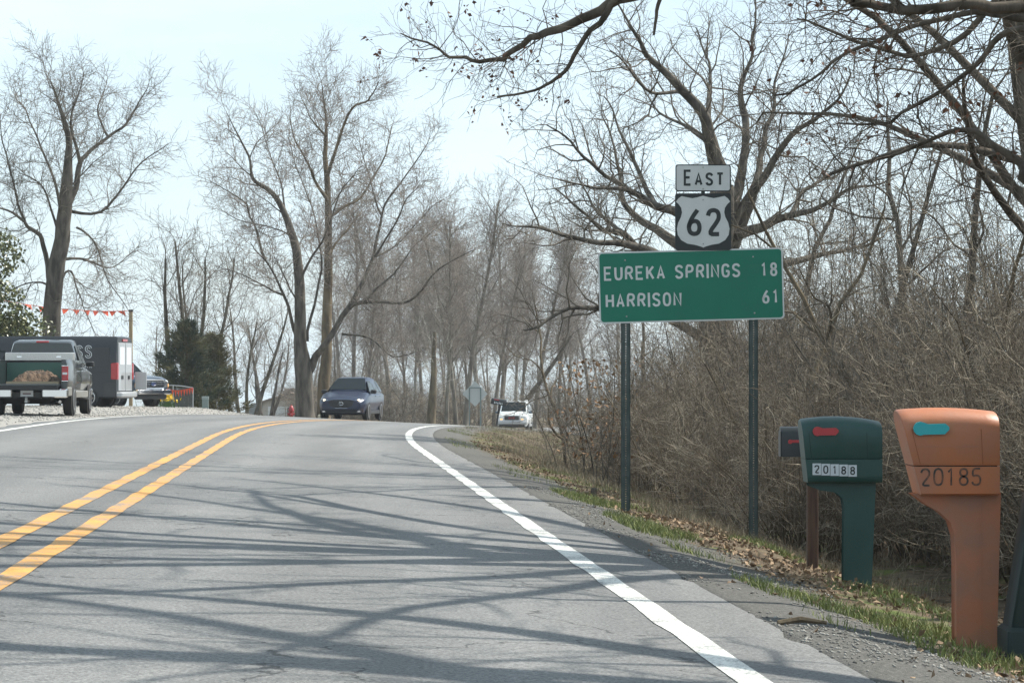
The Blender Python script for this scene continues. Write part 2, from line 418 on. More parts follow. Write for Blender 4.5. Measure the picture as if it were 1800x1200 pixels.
def make_tree(name, seed, P, bark, twig, stems=None, limbs=None, height=12, r0=.3, split=1, sides=(9, 6, 4, 3, 3), lean=(0, 0), nlimb=None):
    """stems: level 0 polylines (pts, r_start, r_end); limbs: level 1 polylines. local coordinates"""
    rng = random.Random(seed); out = {k: [] for k in range(6)}
    def guided(pts, ra, rb, lvl, per=4, t0=None, P=P):
        q = smoothpts(pts, per); n = len(q) - 1
        L = sum((q[i + 1] - q[i]).length for i in range(n))
        amp = .15 * L / max(1, n) * (.5 if lvl == 0 else 1.0)
        q = [tuple(p + Vector((rng.gauss(0, amp), rng.gauss(0, amp), rng.gauss(0, amp * .6))) * (0 if i == 0 else 1)) for i, p in enumerate(q)]
        if n > 3: q = [q[0]] + [tuple(.25 * q[i - 1][c] + .5 * q[i][c] + .25 * q[i + 1][c] for c in range(3)) for i in range(1, n)] + [q[n]]
        rr = [0] if isinstance(rb, list) else [ra + (rb - ra) * (i / n) ** (.62 if lvl else 1.0) for i in range(n + 1)]
        if isinstance(rb, list): rr = [float(np.interp(i / n, [a[0] for a in rb], [a[1] for a in rb])) for i in range(n + 1)]
        if lvl == 0: rr[0] *= 1.3; rr[1] *= 1.08
        out[lvl].append((q, rr))
        if t0 != 'none': sprout(out, rng, q, rr, lvl, L, P, t0)
    if stems is None and limbs is None:
        grow(out, rng, (0, 0, -.3), (lean[0], lean[1], 1), height, r0, 0, P)
        p, r = out[0][0]; r[0] *= 1.3
    for s in stems or []: guided(s[0], s[1], s[2], 0, t0=s[3] if len(s) > 3 else None)
    for s in limbs or []: guided(s[0], s[1], s[2], 1, t0=s[3] if len(s) > 3 else None, P=s[4] if len(s) > 4 else P)
    mk = tree_meshes(out, sides)
    root = empty(name)
    v, q = mk([0, 1] if split == 1 else [0]); link('trunk', np_mesh(name + '_trunk', v, [q], bark), root)
    v, q = mk([2, 3, 4] if split == 1 else [1, 2, 3, 4]); link('crown', np_mesh(name + '_crown', v, [q], twig), root)
    root['_out'] = 0; del root['_out']
    return root, out

BARK = mat('bark_grey', (.055, .05, .043), .95, c2=(.15, .135, .115), scale=5, bump=.9, bscale=14, stretch=(1, 1, .25), spec=.1)
BARKD = mat('bark_dark', (.045, .038, .03), .95, c2=(.13, .11, .09), scale=6, bump=.9, bscale=16, stretch=(1, 1, .25), spec=.1)
BARKM = mat('bark_brown', (.065, .052, .038), .95, c2=(.17, .135, .09), scale=3, bump=.9, bscale=12, stretch=(1, 1, .3), spec=.1)
BARKP = mat('bark_pale', (.22, .20, .17), .9, c2=(.45, .43, .38), scale=2.5, bump=.4, bscale=12, stretch=(1, 1, .4), spec=.1)
BARKG = mat('bark_grove', (.10, .088, .072), .95, c2=(.24, .215, .18), scale=4, bump=.9, bscale=14, stretch=(1, 1, .25), spec=.1)
TWIG = mat('twig_grey', (.11, .095, .078), .9, c2=(.20, .175, .145), scale=1.5, spec=.15)
TWIGR = mat('twig_rosy', (.15, .125, .107), .9, c2=(.30, .262, .228), scale=1.5, spec=.15)
TWIGD = mat('twig_dark', (.07, .058, .046), .9, c2=(.14, .115, .09), scale=2, spec=.15)
TWIGB = mat('twig_brush_highlights', (.115, .093, .07), .9, c2=(.44, .385, .30), scale=2.2, lo=.47, hi=.68, spec=.15)  # pale second tone paints sunlit highlights onto the darker twigs
LEAF = mat('leaf_russet', (.085, .038, .022), .8, c2=(.17, .075, .04), scale=3)

def traced(px_list, Y, base, dY=0.0):
    """image trace -> local points; dY: how far the limb runs in depth from first to last point"""
    n = len(px_list); out = []
    for i, (x, y) in enumerate(px_list):
        Yi = Y + dY * (i / max(1, n - 1)); p = px(x, y, Yi); out.append((p[0] - base[0], p[1] - base[1], p[2] - base[2]))
    return out
def leaf_mesh(name, centres, rng, size, m):
    """folded leaves: 4 triangles each"""
    n = len(centres); C = np.array(centres, np.float64)
    r = np.random.RandomState(rng.randint(0, 9999))
    A = r.normal(size=(n, 3)); A[:, 2] -= .6; A /= np.linalg.norm(A, axis=1, keepdims=True)
    Bv = np.cross(A, r.normal(size=(n, 3))); Bv /= np.linalg.norm(Bv, axis=1, keepdims=True); Nn = np.cross(A, Bv)
    s = size * r.uniform(.6, 1.3, (n, 1))
    V = np.stack([C, C + A * s * .45 + Bv * s * .33 + Nn * s * .15, C + A * s, C + A * s * .5 - Bv * s * .33 + Nn * s * .15, C + A * s * .5], 1).reshape(-1, 3)
    i = np.arange(n)[:, None] * 5
    T = np.concatenate([i + np.array([[0, 1, 4]]), i + np.array([[1, 2, 4]]), i + np.array([[2, 3, 4]]), i + np.array([[3, 0, 4]])])
    return np_mesh(name, V, [T], m, smooth=False)

# ---- big oak on the left behind the van
B = G(pX(90, 100), 100, -.2)
T = lambda l, Y=100, dY=0: traced(l, Y, B, dY)
r, _ = make_tree('oak_tree', 11, PR(dens=[.8, 4.4, 5.4, 6.2, 0], len=[10, 2.5, 1.6, .9, .45], rl=[.03, .017, .012, .01, .011], wander=[.07, .16, .2, .22, .2], rmin=.0075), BARK, TWIG,
  stems=[(T([(88, 735), (89, 600), (95, 500), (108, 420), (113, 370), (118, 300), (121, 255), (112, 210), (98, 170), (86, 135)], 100, -2), .40, [(0, .40), (.25, .34), (.48, .27), (.6, .16), (.8, .08), (1, .014)], .4)],
  limbs=[(T([(113, 375), (132, 330), (141, 285), (155, 268), (190, 240), (218, 222), (235, 195), (250, 170), (262, 150)], 100, 2), 0.163, .014, .3),
         (T([(141, 285), (128, 245), (125, 205), (138, 170), (148, 130)], 100, -2), 0.088, .014, .2),
         (T([(190, 240), (172, 200), (178, 170), (190, 140)], 101, 2), 0.061, .014, .2),
         (T([(88, 500), (78, 430), (60, 405), (42, 388), (30, 350), (20, 300), (6, 250), (2, 200)], 100, -3), 0.136, .014, .2),
         (T([(100, 400), (80, 335), (60, 318), (30, 300)], 100, -2), 0.061, .014), (T([(42, 388), (15, 370), (-25, 360), (-60, 330)], 98, -2), 0.068, .014),
         (T([(118, 370), (175, 372), (215, 330), (250, 285), (295, 255)], 100, -3), 0.088, .014, .2), (T([(112, 455), (140, 455), (165, 462), (200, 470), (235, 440)], 100, 3), 0.088, .014),
         (T([(108, 490), (125, 475), (140, 520), (150, 545), (172, 600)], 100, -2), 0.054, .014), (T([(135, 400), (165, 425), (190, 490), (225, 540)], 101, -2), 0.054, .014),
         (T([(105, 360), (85, 290), (60, 230), (38, 185), (28, 160)], 100, 3), 0.082, .014, .2), (T([(85, 500), (60, 495), (30, 505), (0, 520)], 100, -2), 0.054, .014)])
r.location = B; tag(r, 'tall bare oak with broad rounded crown rising behind the black van', 'tree')

# ---- forked tree on the left road edge, and the straight brown trunk beside it
Y4 = 108; B = G(pX(536, Y4), Y4, -.2); T = lambda l, Y=Y4, dY=0: traced(l, Y, B, dY)
P4 = PR(dens=[.8, 4.6, 5.6, 6.2, 0], len=[10, 2.5, 1.6, .9, .45], rl=[.03, .016, .012, .01, .011], rmin=.008, up=[.02, .05, .06, .04, .02])
r, _ = make_tree('maple_tree', 21, P4, BARK, TWIGR,
  stems=[(T([(536, 742), (535, 690), (532, 640), (527, 604), (527, 502), (518, 423), (500, 377), (478, 338), (444, 316), (438, 275), (415, 232), (400, 200)], Y4, -2), .40, [(0, .42), (.2, .36), (.28, .27), (.45, .18), (.6, .12), (.78, .06), (1, .012)], .3)],
  limbs=[(T([(541, 655), (556, 625), (574, 604), (613, 542), (640, 532), (680, 530), (721, 530), (761, 482), (800, 455), (835, 440)], Y4, -4), 0.204, .014, .25),
         (T([(613, 542), (636, 497), (659, 451), (670, 377), (693, 338), (738, 275), (760, 240)], Y4, 3), 0.129, .014, .15),
         (T([(522, 590), (500, 519), (466, 457), (436, 426)], Y4, -3), 0.109, .014, .3), (T([(466, 457), (447, 394), (425, 350), (370, 320)], Y4 - 1, -2), 0.068, .014),
         (T([(602, 587), (647, 593), (687, 627), (727, 621)], Y4 - 1, -2), 0.068, .014), (T([(540, 600), (557, 513), (566, 440), (545, 360), (520, 290), (505, 230)], Y4, 2), 0.082, .014, .2),
         (T([(500, 377), (495, 320), (470, 260), (455, 200)], Y4, 3), 0.061, .014), (T([(527, 502), (550, 450), (580, 400), (600, 330), (640, 290)], Y4 - 1, -2), 0.075, .014, .2),
         (T([(659, 451), (700, 430), (740, 380), (775, 350)], Y4 + 1, 3), 0.054, .014), (T([(659, 451), (690, 400), (715, 350), (740, 320)], Y4 - 2, -2), .06, .012, .1), (T([(640, 532), (690, 480), (730, 430), (770, 400)], Y4 - 2, 2), .07, .012, .1), (T([(670, 377), (650, 320), (640, 270), (625, 230)], Y4 + 2, 2), .06, .012, .1), (T([(500, 519), (460, 500), (420, 480), (385, 470)], Y4, 3), .06, .012, .1), (T([(518, 423), (480, 400), (430, 390), (380, 365)], Y4, 2), 0.048, .014)])
r.location = B; tag(r, 'grey forked maple with wide spreading limbs at the road edge left of the oncoming car', 'tree')
Y5 = 113; B = G(pX(572, Y5), Y5, -.2); T = lambda l, Y=Y5, dY=0: traced(l, Y, B, dY)
r, _ = make_tree('tall_tree', 22, P4, BARKM, TWIGR,
  stems=[(T([(568, 745), (571, 680), (573, 604), (576, 457), (575, 332), (572, 260), (574, 215), (568, 170), (564, 140)], Y5, 2), .38, [(0, .32), (.25, .24), (.5, .14), (.7, .075), (.85, .04), (1, .012)], .42)],
  limbs=[(T([(576, 380), (608, 363), (640, 340), (680, 270), (690, 220)], Y5, 3), .1, .02), (T([(575, 312), (613, 200), (642, 180), (658, 160), (668, 140)], Y5, -2), .09, .015),
         (T([(575, 350), (545, 300), (522, 250), (508, 210)], Y5, -3), .1, .02), (T([(574, 240), (545, 205), (532, 170)], Y5, 2), .06, .012), (T([(576, 450), (615, 400), (640, 370)], Y5, 3), .08, .015)])
r.location = B; tag(r, 'tall tree with straight brown trunk directly behind the dark blue oncoming car', 'tree')

# ---- gnarled oak behind the signs
Yo = 56; B = G(pX(1258, Yo), Yo, -.3); T = lambda l, Y=Yo, dY=0: traced(l, Y, B, dY)
PO = PR(dens=[.5, 4.0, 5.2, 6.2, 0], len=[10, 2.3, 1.5, .75, .38], rl=[.03, .02, .017, .011, .010], wander=[.07, .22, .3, .3, .25], up=[0, .05, .05, .03, 0], rmin=.005)
r, _ = make_tree('gnarled_oak', 31, PO, BARK, TWIG,
  stems=[(T([(1262, 850), (1260, 700), (1258, 560), (1262, 430), (1272, 330)], Yo, -.5), .50, .26, .6)],
  limbs=[(T([(1266, 400), (1272, 330), (1250, 262), (1243, 215), (1200, 160), (1150, 107), (1118, 66), (1085, 0)], Yo, -2), 0.297, .014, .3), (T([(1262, 520), (1275, 400), (1300, 330), (1307, 275), (1311, 200), (1300, 160), (1315, 115), (1326, 60), (1330, -10)], Yo, 2), 0.217, .014, .3),
         (T([(1262, 520), (1290, 390), (1330, 320), (1336, 280), (1345, 230), (1360, 185), (1367, 130), (1390, 60)], Yo, 3), 0.167, .014, .3),
         (T([(1262, 520), (1310, 375), (1340, 315), (1380, 250), (1425, 215), (1470, 180), (1500, 120)], Yo + 1, -2), 0.167, .014, .3),
         (T([(1270, 420), (1335, 400), (1390, 380), (1435, 368), (1500, 332), (1560, 320)], Yo, -3), 0.167, .014, .2), (T([(1390, 380), (1415, 335), (1440, 320), (1480, 303)], Yo, 3), 0.076, .014),
         (T([(1255, 440), (1215, 395), (1185, 370), (1150, 360), (1110, 338), (1085, 331), (1040, 330), (990, 318)], Yo, -3), 0.184, .014, .3),
         (T([(1250, 470), (1185, 425), (1145, 395), (1100, 368), (1090, 320), (1080, 260), (1060, 200)], Yo, 3), 0.167, .014, .3),
         (T([(1250, 500), (1180, 465), (1125, 440), (1100, 412), (1055, 400), (1020, 370), (975, 330)], Yo, -2), 0.167, .014, .3),
         (T([(1250, 520), (1160, 450), (1100, 430), (1030, 424), (950, 400), (890, 395)], Yo - 1, -3), 0.167, .014, .3),
         (T([(1250, 600), (1150, 552), (1060, 545), (1000, 541), (950, 572), (920, 580)], Yo, -3), 0.134, .014, .3),
         (T([(1265, 480), (1380, 462), (1450, 445), (1505, 433), (1560, 400)], Yo, 3), 0.151, .014, .3), (T([(1265, 620), (1380, 590), (1460, 585), (1560, 572)], Yo, -2), 0.117, .014, .3),
         (T([(1150, 360), (1120, 300), (1090, 230), (1060, 170)], Yo, 2), 0.084, .014), (T([(1243, 215), (1247, 160), (1244, 110), (1225, 50)], Yo, 2), 0.084, .014), (T([(1200, 160), (1140, 165), (1105, 120), (1075, 90)], Yo, -2), 0.058, .014),
         (T([(1250, 262), (1210, 225), (1160, 200), (1130, 150)], Yo, 3), 0.068, .014), (T([(1110, 338), (1050, 300), (1000, 250), (960, 220)], Yo, -2), 0.068, .014), (T([(1100, 412), (1040, 360), (1010, 300)], Yo, 2), 0.058, .014)])
r.location = B; tag(r, 'huge gnarled bare oak with twisting limbs behind the green distance sign', 'tree')

# ---- near oak whose limbs overhang the road from the right; trunk stands outside the picture
B = (6.6, 19.0, H(6.6, 19) - .2)
def W(l): return [(p[0] - B[0], p[1] - B[1], p[2] - B[2]) for p in l]
def tw(l, Y, dY=0): return [px(x, y, Y + dY * i / max(1, len(l) - 1)) for i, (x, y) in enumerate(l)]
PN = PR(max=4, dens=[.4, 4.8, 4.8, 4.5, 0], len=[10, 2.2, 1.2, .6, .26], rl=[.03, .032, .022, .010, .009], wander=[.06, .15, .22, .25, .25], up=[0, .01, .02, .01, 0], rmin=.0028)
tr = [(6.6, 19, B[2]), (6.5, 19.1, 2.0), (6.2, 19.3, 4.5), (6.0, 19.6, 7), (5.6, 20, 10), (5.2, 20.4, 13)]
nl = [(W([(6.2, 19.3, 4.6), (4.6, 21.5, 6.2), (2.9, 24, 6.0)] + tw([(1185, -40), (1090, -4), (1020, 35), (960, 60), (925, 68), (890, 95), (860, 103), (800, 102), (765, 82), (706, 60)], 26, 1.5)), .11, .008, .45),
      (W([(2.9, 24, 6.0), (1.7, 25.3, 5.4)] + tw([(1080, 0), (1060, 35), (1032, 60), (1005, 110), (980, 140), (940, 160), (872, 172)], 26, .6)), .06, .011, .4),
      (W(tw([(1175, -60), (1160, 0), (1153, 35), (1148, 62)], 25)), .03, .012, 'none'),
      (W([(6.5, 19.1, 3.2), (5.0, 16.6, 3.6)] + tw([(1840, 5), (1700, 11), (1600, 14), (1500, 24)], 15, -.3)), .06, .025, .6),
      (W([(6.4, 19.1, 3.4), (5.2, 18, 3.7)] + tw([(1830, 40), (1740, 22), (1620, 42), (1540, 70), (1440, 130), (1375, 168)], 17, 1)), .045, .007, .2),
      (W([(6.5, 19.1, 3.0), (5.3, 18.2, 3.3)] + tw([(1840, 50), (1750, 75), (1700, 130), (1600, 190), (1555, 220), (1470, 216)], 18, 1)), .045, .007, .2),
      (W([(6.5, 19.1, 2.6)] + tw([(1860, 335), (1800, 290), (1740, 250), (1690, 222), (1600, 260), (1520, 290)], 18.5, .5)), .06, .008, .3),
      (W([(6.4, 19.2, 3.6), (5.4, 20.2, 4.4)] + tw([(1800, -30), (1700, 60), (1600, 100), (1480, 60), (1400, 30)], 21, 1)), .06, .008, .3),
      (W([(6.1, 19.4, 5.5), (4.6, 18.4, 7.5), (2.5, 17.5, 8.6), (.2, 17.2, 8.9), (-1.6, 17.6, 9.4)]), 0.213, .028, .25),
      (W([(6.0, 19.6, 6.2), (5.0, 17.6, 7.2), (3.4, 15.4, 7.8), (1.6, 13.6, 8.6)]), 0.188, .028, .25),
      (W([(5.9, 19.8, 7.2), (4.4, 21.6, 8.4), (2.2, 23.6, 9.4), (-.5, 25, 9.7)]), 0.213, .028, .25),
      (W([(6.1, 19.5, 5.2), (4.6, 21.0, 6.4), (2.8, 22.0, 7.2), (.8, 22.2, 8.2), (-1.2, 21.6, 9.0)]), 0.213, .028, .25),
      (W([(6.0, 19.6, 6.8), (4.2, 19.6, 8.2), (2.2, 20.0, 9.6), (.2, 20.8, 10.6), (-2.0, 21.0, 11.2)]), 0.200, .028, .25),
      (W([(5.6, 20, 9.0), (3.8, 19.4, 11.2), (2.0, 18.8, 12.4), (.3, 19.4, 13.6)]), 0.188, .028, .25),
      (W([(5.7, 20, 8.5), (6.0, 22.5, 10), (5.4, 25.5, 11), (4.0, 28, 11.5)]), 0.200, .028, .25),
      (W([(6.0, 19.6, 6.6), (6.6, 22, 8), (6.4, 25.5, 8.8), (5.0, 29, 9), (3.6, 31, 9.4)]), 0.213, .028, .25),
      (W([(6.1, 19.4, 5.4), (5.2, 17.6, 6.4), (4.4, 15.0, 7.0), (4.2, 12.4, 7.6)]), 0.188, .028, .2),
      (W([(6.0, 19.6, 6.4), (4.6, 20.6, 7.4), (3.9, 22.8, 7.8), (3.6, 25.4, 8.4), (3.8, 28, 9)]), 0.188, .028, .2),
      (W([(5.9, 19.8, 7.4), (3.6, 19.4, 8.6), (2.4, 17.4, 9.2), (2.6, 14.8, 9.6), (2.2, 12.8, 10.4)]), 0.175, .028, .2),
      (W([(5.8, 19.9, 7.9), (3.4, 20.6, 9.2), (1.8, 22.4, 9.6), (1.6, 24.8, 10)]), 0.163, .028, .2),
      (W([(5.9, 19.8, 7.6), (4.0, 17.6, 9.4), (2.8, 15.6, 10.6), (2.2, 13.6, 11.4)]), 0.175, .028, .25)]
PV = PR(**{**PN, 'dens': [.4, 4.2, 5.6, 6.5, 0], 'len': [10, 1.5, .85, .45, .22], 'rl': [.03, .013, .010, .008, .008], 'wander': [.06, .24, .3, .3, .25], 'up': [0, .04, .03, .02, 0], 'ang': [48, 52, 50, 45, 40]})
nl = [(l + (PV,)) if k < 8 else l for k, l in enumerate(nl)]
r, out = make_tree('overhanging_oak', 41, PN, BARKD, TWIGD, stems=[(W(tr), .46, .06, .6)], limbs=nl, sides=(12, 7, 5, 3, 3))
r.location = B; tag(r, 'dark oak limbs with leftover russet leaves overhanging the road from the right', 'tree')
rng = random.Random(5); cs = []
for p, _ in out[4]:
    if rng.random() < .09:
        for k in range(rng.randint(2, 6)):
            q = p[-1]; cs.append((q[0] + rng.gauss(0, .03), q[1] + rng.gauss(0, .03), q[2] + rng.gauss(0, .03)))
tag(link('leaves', leaf_mesh('russet_leaves', cs, rng, .05, LEAF), r), kind='stuff')

B3 = (6.4, 11.0, H(6.4, 11) - .2)
def W3(l): return [(p[0] - B3[0], p[1] - B3[1], p[2] - B3[2]) for p in l]
l3 = [[(6.3, 11, 3.6), (5.0, 11.6, 5.4), (3.6, 12.4, 6.6), (2.2, 12.2, 7.6), (.4, 13.0, 8.8)], [(6.2, 11, 4.8), (5.4, 12.8, 6.2), (4.6, 14.4, 7.0), (3.2, 15.8, 8.2), (2.6, 17.6, 9.0)], [(6.2, 11, 5.6), (4.6, 10.6, 7.4), (3.2, 11.2, 8.6), (1.6, 10.6, 9.8)],
      [(6.1, 11, 6.4), (5.2, 12.6, 8.0), (3.6, 13.4, 9.4), (2.2, 14.8, 10.4), (.2, 15.0, 11.6)], [(6.3, 11, 4.2), (5.2, 10.0, 5.6), (3.8, 9.4, 6.4), (2.8, 8.2, 7.6)], [(6.1, 11.1, 7.4), (6.0, 13.2, 9.0), (5.4, 15.2, 10.2), (4.0, 16.8, 11.4)]]
r, _ = make_tree('near_oak', 43, PR(**{**PN, 'wander': [.06, .24, .28, .25, .25], 'dens': [.4, 3.6, 4.0, 3, 0], 'len': [10, 2.8, 1.5, .7, .3]}), BARKD, TWIGD, stems=[(W3([(6.4, 11, B3[2]), (6.4, 11, 2), (6.2, 11, 5), (6.0, 11.2, 8), (5.6, 11.4, 11)]), .42, .06, .6)], limbs=[(W3(l), .23, .04, .15) for l in l3], sides=(10, 7, 4, 3, 3))
r.location = B3; tag(r, 'gnarled roadside oak whose limb shadows cross the near road', 'tree')
# ---- second oak behind the thicket on the right, slim trees in the thicket
PS = PR(max=4, dens=[1.5, 2.6, 3.8, 5.0, 0], len=[9, 3.0, 1.6, .8, .4], rl=[.025, .016, .011, .01, .010], wander=[.13, .2, .24, .24, .2], rmin=.0045, t0=[.15, .12, .1, .1, 0])
B2 = (7.6, 35.0, H(7.6, 35) - .2)
def W2(l): return [(p[0] - B2[0], p[1] - B2[1], p[2] - B2[2]) for p in l]
tr2 = [(7.6, 35, B2[2]), (7.5, 35, 2.5), (7.3, 35.2, 5), (7.0, 35.3, 8), (6.8, 35.5, 11), (6.4, 35.6, 13.5)]
lim2 = [([(7.4, 35, 3.4), (5.6, 34, 5.4), (3.8, 33, 6.6), (1.6, 32.4, 7.6), (-.6, 32.6, 8.6)], .07), ([(7.3, 35.1, 4.6), (5.6, 36.8, 6.8), (3.6, 38.4, 8.2), (1.2, 39.4, 9.2)], .08),
        ([(7.2, 35.2, 5.6), (5.8, 32.6, 7.4), (4.4, 30.2, 8.6), (3.6, 28, 9.6)], .11), ([(7.1, 35.3, 7), (4.8, 35, 9.2), (2.4, 34.4, 10.6), (.4, 35, 11.8)], .11),
        ([(7, 35.4, 8.4), (6.4, 38.4, 10.4), (5.2, 41, 11.6)], .1), ([(7.3, 35.2, 5), (9.4, 36.6, 6.6), (11.4, 37.2, 7.6)], .1), ([(7.2, 35.2, 6), (8.8, 32.6, 7.6), (9.6, 30, 8.6)], .1),
        ([(7.5, 35, 2.8), (6.4, 33.2, 3.6), (5.6, 31, 4.4), (5.2, 29, 4.8)], .09), ([(6.9, 35.5, 10), (4.8, 33.6, 12), (3.4, 32, 13)], .08), ([(7.5, 35, 3), (9, 34.2, 4.4), (10.8, 33, 5.2)], .09), ([(7.4, 35, 3.6), (6.2, 36.6, 4.6), (4.8, 38, 5.2), (3.8, 40, 5.4)], .08)]
lim2 += [([(7.5, 35, 2.4), (8.6, 33.4, 3.2), (9.4, 31, 4.6)], .08), ([(7.3, 35.1, 4.2), (6.0, 34.0, 4.4), (4.8, 33.6, 4.2), (4.0, 33.0, 3.8)], .08), ([(7.2, 35.2, 5.4), (8.4, 34, 6), (10, 34.4, 6.2)], .08), ([(7.0, 35.3, 8), (6.2, 32, 9), (5.0, 29, 9.6), (4.6, 26, 10)], .1), ([(7.1, 35.3, 7), (5.6, 38, 8), (4.4, 41, 8.6), (4.2, 44, 9)], .1)]
oak2, out = make_tree('roadside_oak', 51, PR(**{**PS, 'len': [11, 2.6, 1.5, .8, .38], 'dens': [.5, 3.4, 4.6, 5.6, 0], 'wander': [.06, .22, .26, .22, .2]}), BARKD, TWIGD, stems=[(W2(tr2), .38, .05, .5)], limbs=[(W2(l), r_ * 1.1, .013, .2) for l, r_ in lim2])
oak2.location = B2; tag(oak2, 'broad dark oak with a few russet leaves rising beyond the thicket behind the mailboxes', 'tree')
cs = [(p[-1][0], p[-1][1], p[-1][2]) for p, _ in out[4] if rng.random() < .03]
tag(link('leaves', leaf_mesh('thicket_leaves', cs, rng, .1, LEAF), oak2), kind='stuff')
slimA, _ = make_tree('slim_tree', 52, PR(**{**PS, 'len': [9, 2.4, 1.3, .7, .35]}), BARK, TWIG, height=7.0, r0=.10)
slimB, _ = make_tree('slim_tree', 53, PR(**{**PS, 'len': [9, 2.0, 1.2, .6, .3], 'ang': [35, 40, 40, 40, 40]}), BARK, TWIGB, height=6.2, r0=.09)
slimC, _ = make_tree('slim_tree', 54, PR(**{**PS, 'len': [9, 1.6, .9, .5, .3], 'dens': [1.8, 3, 4, 5, 0]}), BARKM, TWIGB, height=4.6, r0=.05)
sp = [(slimA, 1605, 44, 0, 1.0), (slimB, 1680, 40, 1, 1.1), (slimB, 1490, 42, 2, 1), (slimC, 1420, 36, 0, 1.2), (slimC, 1555, 34, 2, 1.2), (slimA, 1390, 62, 4, 1.1), (slimB, 1800, 38, 3.3, 1.1),
      (slimB, 1130, 60, 4, .8), (slimC, 1660, 31, 4.4, 1.1), (slimC, 1770, 29, 5.2, 1.1)]
seen = set()
for src, x, Y, rz, sc in sp:
    o = src if src not in seen else copy_tree(src); seen.add(src)
    o.location = G(pX(x, Y), Y, -.1); o.rotation_euler = (0, 0, rz); o.scale = (sc,) * 3
    tag(o, 'slim bare tree growing up through the thicket behind the mailboxes and sign', 'tree', 'slim bare trees in the roadside thicket')
o = copy_tree(slimC); Y = 58; o.location = G(pX(992, Y), Y, -.1); o.rotation_euler = (0, 0, 1.2); o.scale = (1.0,) * 3
tag(o, 'thin lone sapling on the verge between the white car and the green sign', 'tree'); del o['group']

# ---- thicket shrubs
def shrub(name, seed, n, h, spread, m, mat_twig, dens=(3.2, 4.2, 5)):
    rng = random.Random(seed); out = {k: [] for k in range(6)}
    P = PR(max=3, nseg=[7, 4, 3, 2, 2], wander=[.13, .22, .24, .2, .2], up=[-.02, -.01, 0, 0, 0], tip=[.3, .35, .4, .5, .5], dens=[dens[0], dens[1], dens[2], 0, 0], t0=[.12, .1, .1, 0, 0], ang=[42, 48, 45, 40, 40],
           len=[h, .95, .5, .26, .2], rl=[.006, .0062, .008, .011, .01], rmin=.003)
    for k in range(n):
        a = rng.random() * 6.28; rr = spread * sqrt(rng.random()); t = rng.uniform(.05, .5)
        grow(out, rng, (rr * cos(a), rr * sin(a), -.1), (t * cos(a + rng.gauss(0, .6)), t * sin(a + rng.gauss(0, .6)), 1), h * rng.uniform(.6, 1.25), rng.uniform(.006, .016), 0, P)
    mk = tree_meshes(out, (4, 3, 3, 3, 3)); root = empty(name)
    v, q = mk([0]); link('stems', np_mesh(name + '_stems', v, [q], m), root)
    v, q = mk([1, 2, 3]); link('twigs', np_mesh(name + '_twigs', v, [q], mat_twig), root)
    return root
shr = [shrub('bare_shrub', 61, 22, 2.5, .7, BARK, TWIGB, (4, 5, 6)), shrub('bare_shrub', 62, 26, 2.1, .8, BARKM, TWIGB, (4, 5, 6)), shrub('bare_shrub', 63, 18, 2.9, .6, BARK, TWIG, (4, 5, 6)), shrub('bare_shrub', 64, 28, 1.6, .9, BARKM, TWIGB, (4, 5, 6))]
rng = random.Random(77); seen = set(); cnt = 0
spots = []
for k in range(15): spots.append((22.5 + k * .55 + rng.uniform(-.4, .4), 3.9 + rng.uniform(-.2, .6)))      # row nearest the mailboxes (v = metres right of the edge line)
for k in range(22): spots.append((24 + k * 1.6 + rng.uniform(-.5, .5), 4.6 + rng.uniform(-.4, .8)))
for k in range(24): spots.append((22 + k * 1.6 + rng.uniform(-.6, .6), 6.0 + rng.uniform(-.6, .9)))
for k in range(20): spots.append((24 + k * 2.0 + rng.uniform(-.8, .8), 8.0 + rng.uniform(-.8, 1.2)))
for k in range(16): spots.append((30 + k * 2.6 + rng.uniform(-.8, .8), 10.5 + rng.uniform(-1, 2)))
for k in range(6): spots.append((15.5 + k * 1.3, 4.6 + rng.uniform(-.2, .9)))
for k, (y, v) in enumerate(spots):
    s = shr[rng.choice([0, 1, 2, 3, 0, 1])]; o = s if s not in seen else copy_tree(s); seen.add(s)
    if y < 28.5: v = max(v, 5.3) + rng.uniform(0, .5)
    x = Xr(y) + v; sc = rng.uniform(.8, 1.2) * (.85 if v < 4.4 else 1.0 if v < 6 else 1.25)
    o.location = G(x, y, -.03); o.rotation_euler = (0, 0, rng.random() * 6.28); o.scale = (sc, sc, sc * rng.uniform(.9, 1.15))
    tag(o, 'bare tangled grey brown shrub in the dense thicket behind the mailboxes and sign posts', 'shrub', 'bare shrubs of the roadside thicket')
for s in shr:
    if s not in seen: s.location = G(8, 40); tag(s, 'bare tangled grey brown shrub in the dense thicket behind the mailboxes and sign posts', 'shrub', 'bare shrubs of the roadside thicket')
tall = [shrub('sapling_clump', 65, 13, 4.4, .8, BARK, TWIGB, (2.6, 4, 5)), shrub('sapling_clump', 66, 10, 5.2, .7, BARKM, TWIG, (2.6, 4, 5))]
seen2 = set()
for k in range(30):
    y = 29 + k * .95 + rng.uniform(-.4, .4); v = rng.uniform(5.8, 12.5); s_ = tall[k % 2]; o = s_ if s_ not in seen2 else copy_tree(s_); seen2.add(s_)
    x = Xr(y) + v; sc = rng.uniform(.85, 1.2); o.location = G(x, y, -.03); o.rotation_euler = (0, 0, rng.random() * 6.28); o.scale = (sc, sc, sc * 1.12)
    tag(o, 'tall clump of thin upright bare saplings rising out of the thicket behind the mailboxes', 'saplings', 'sapling clumps in the roadside thicket')
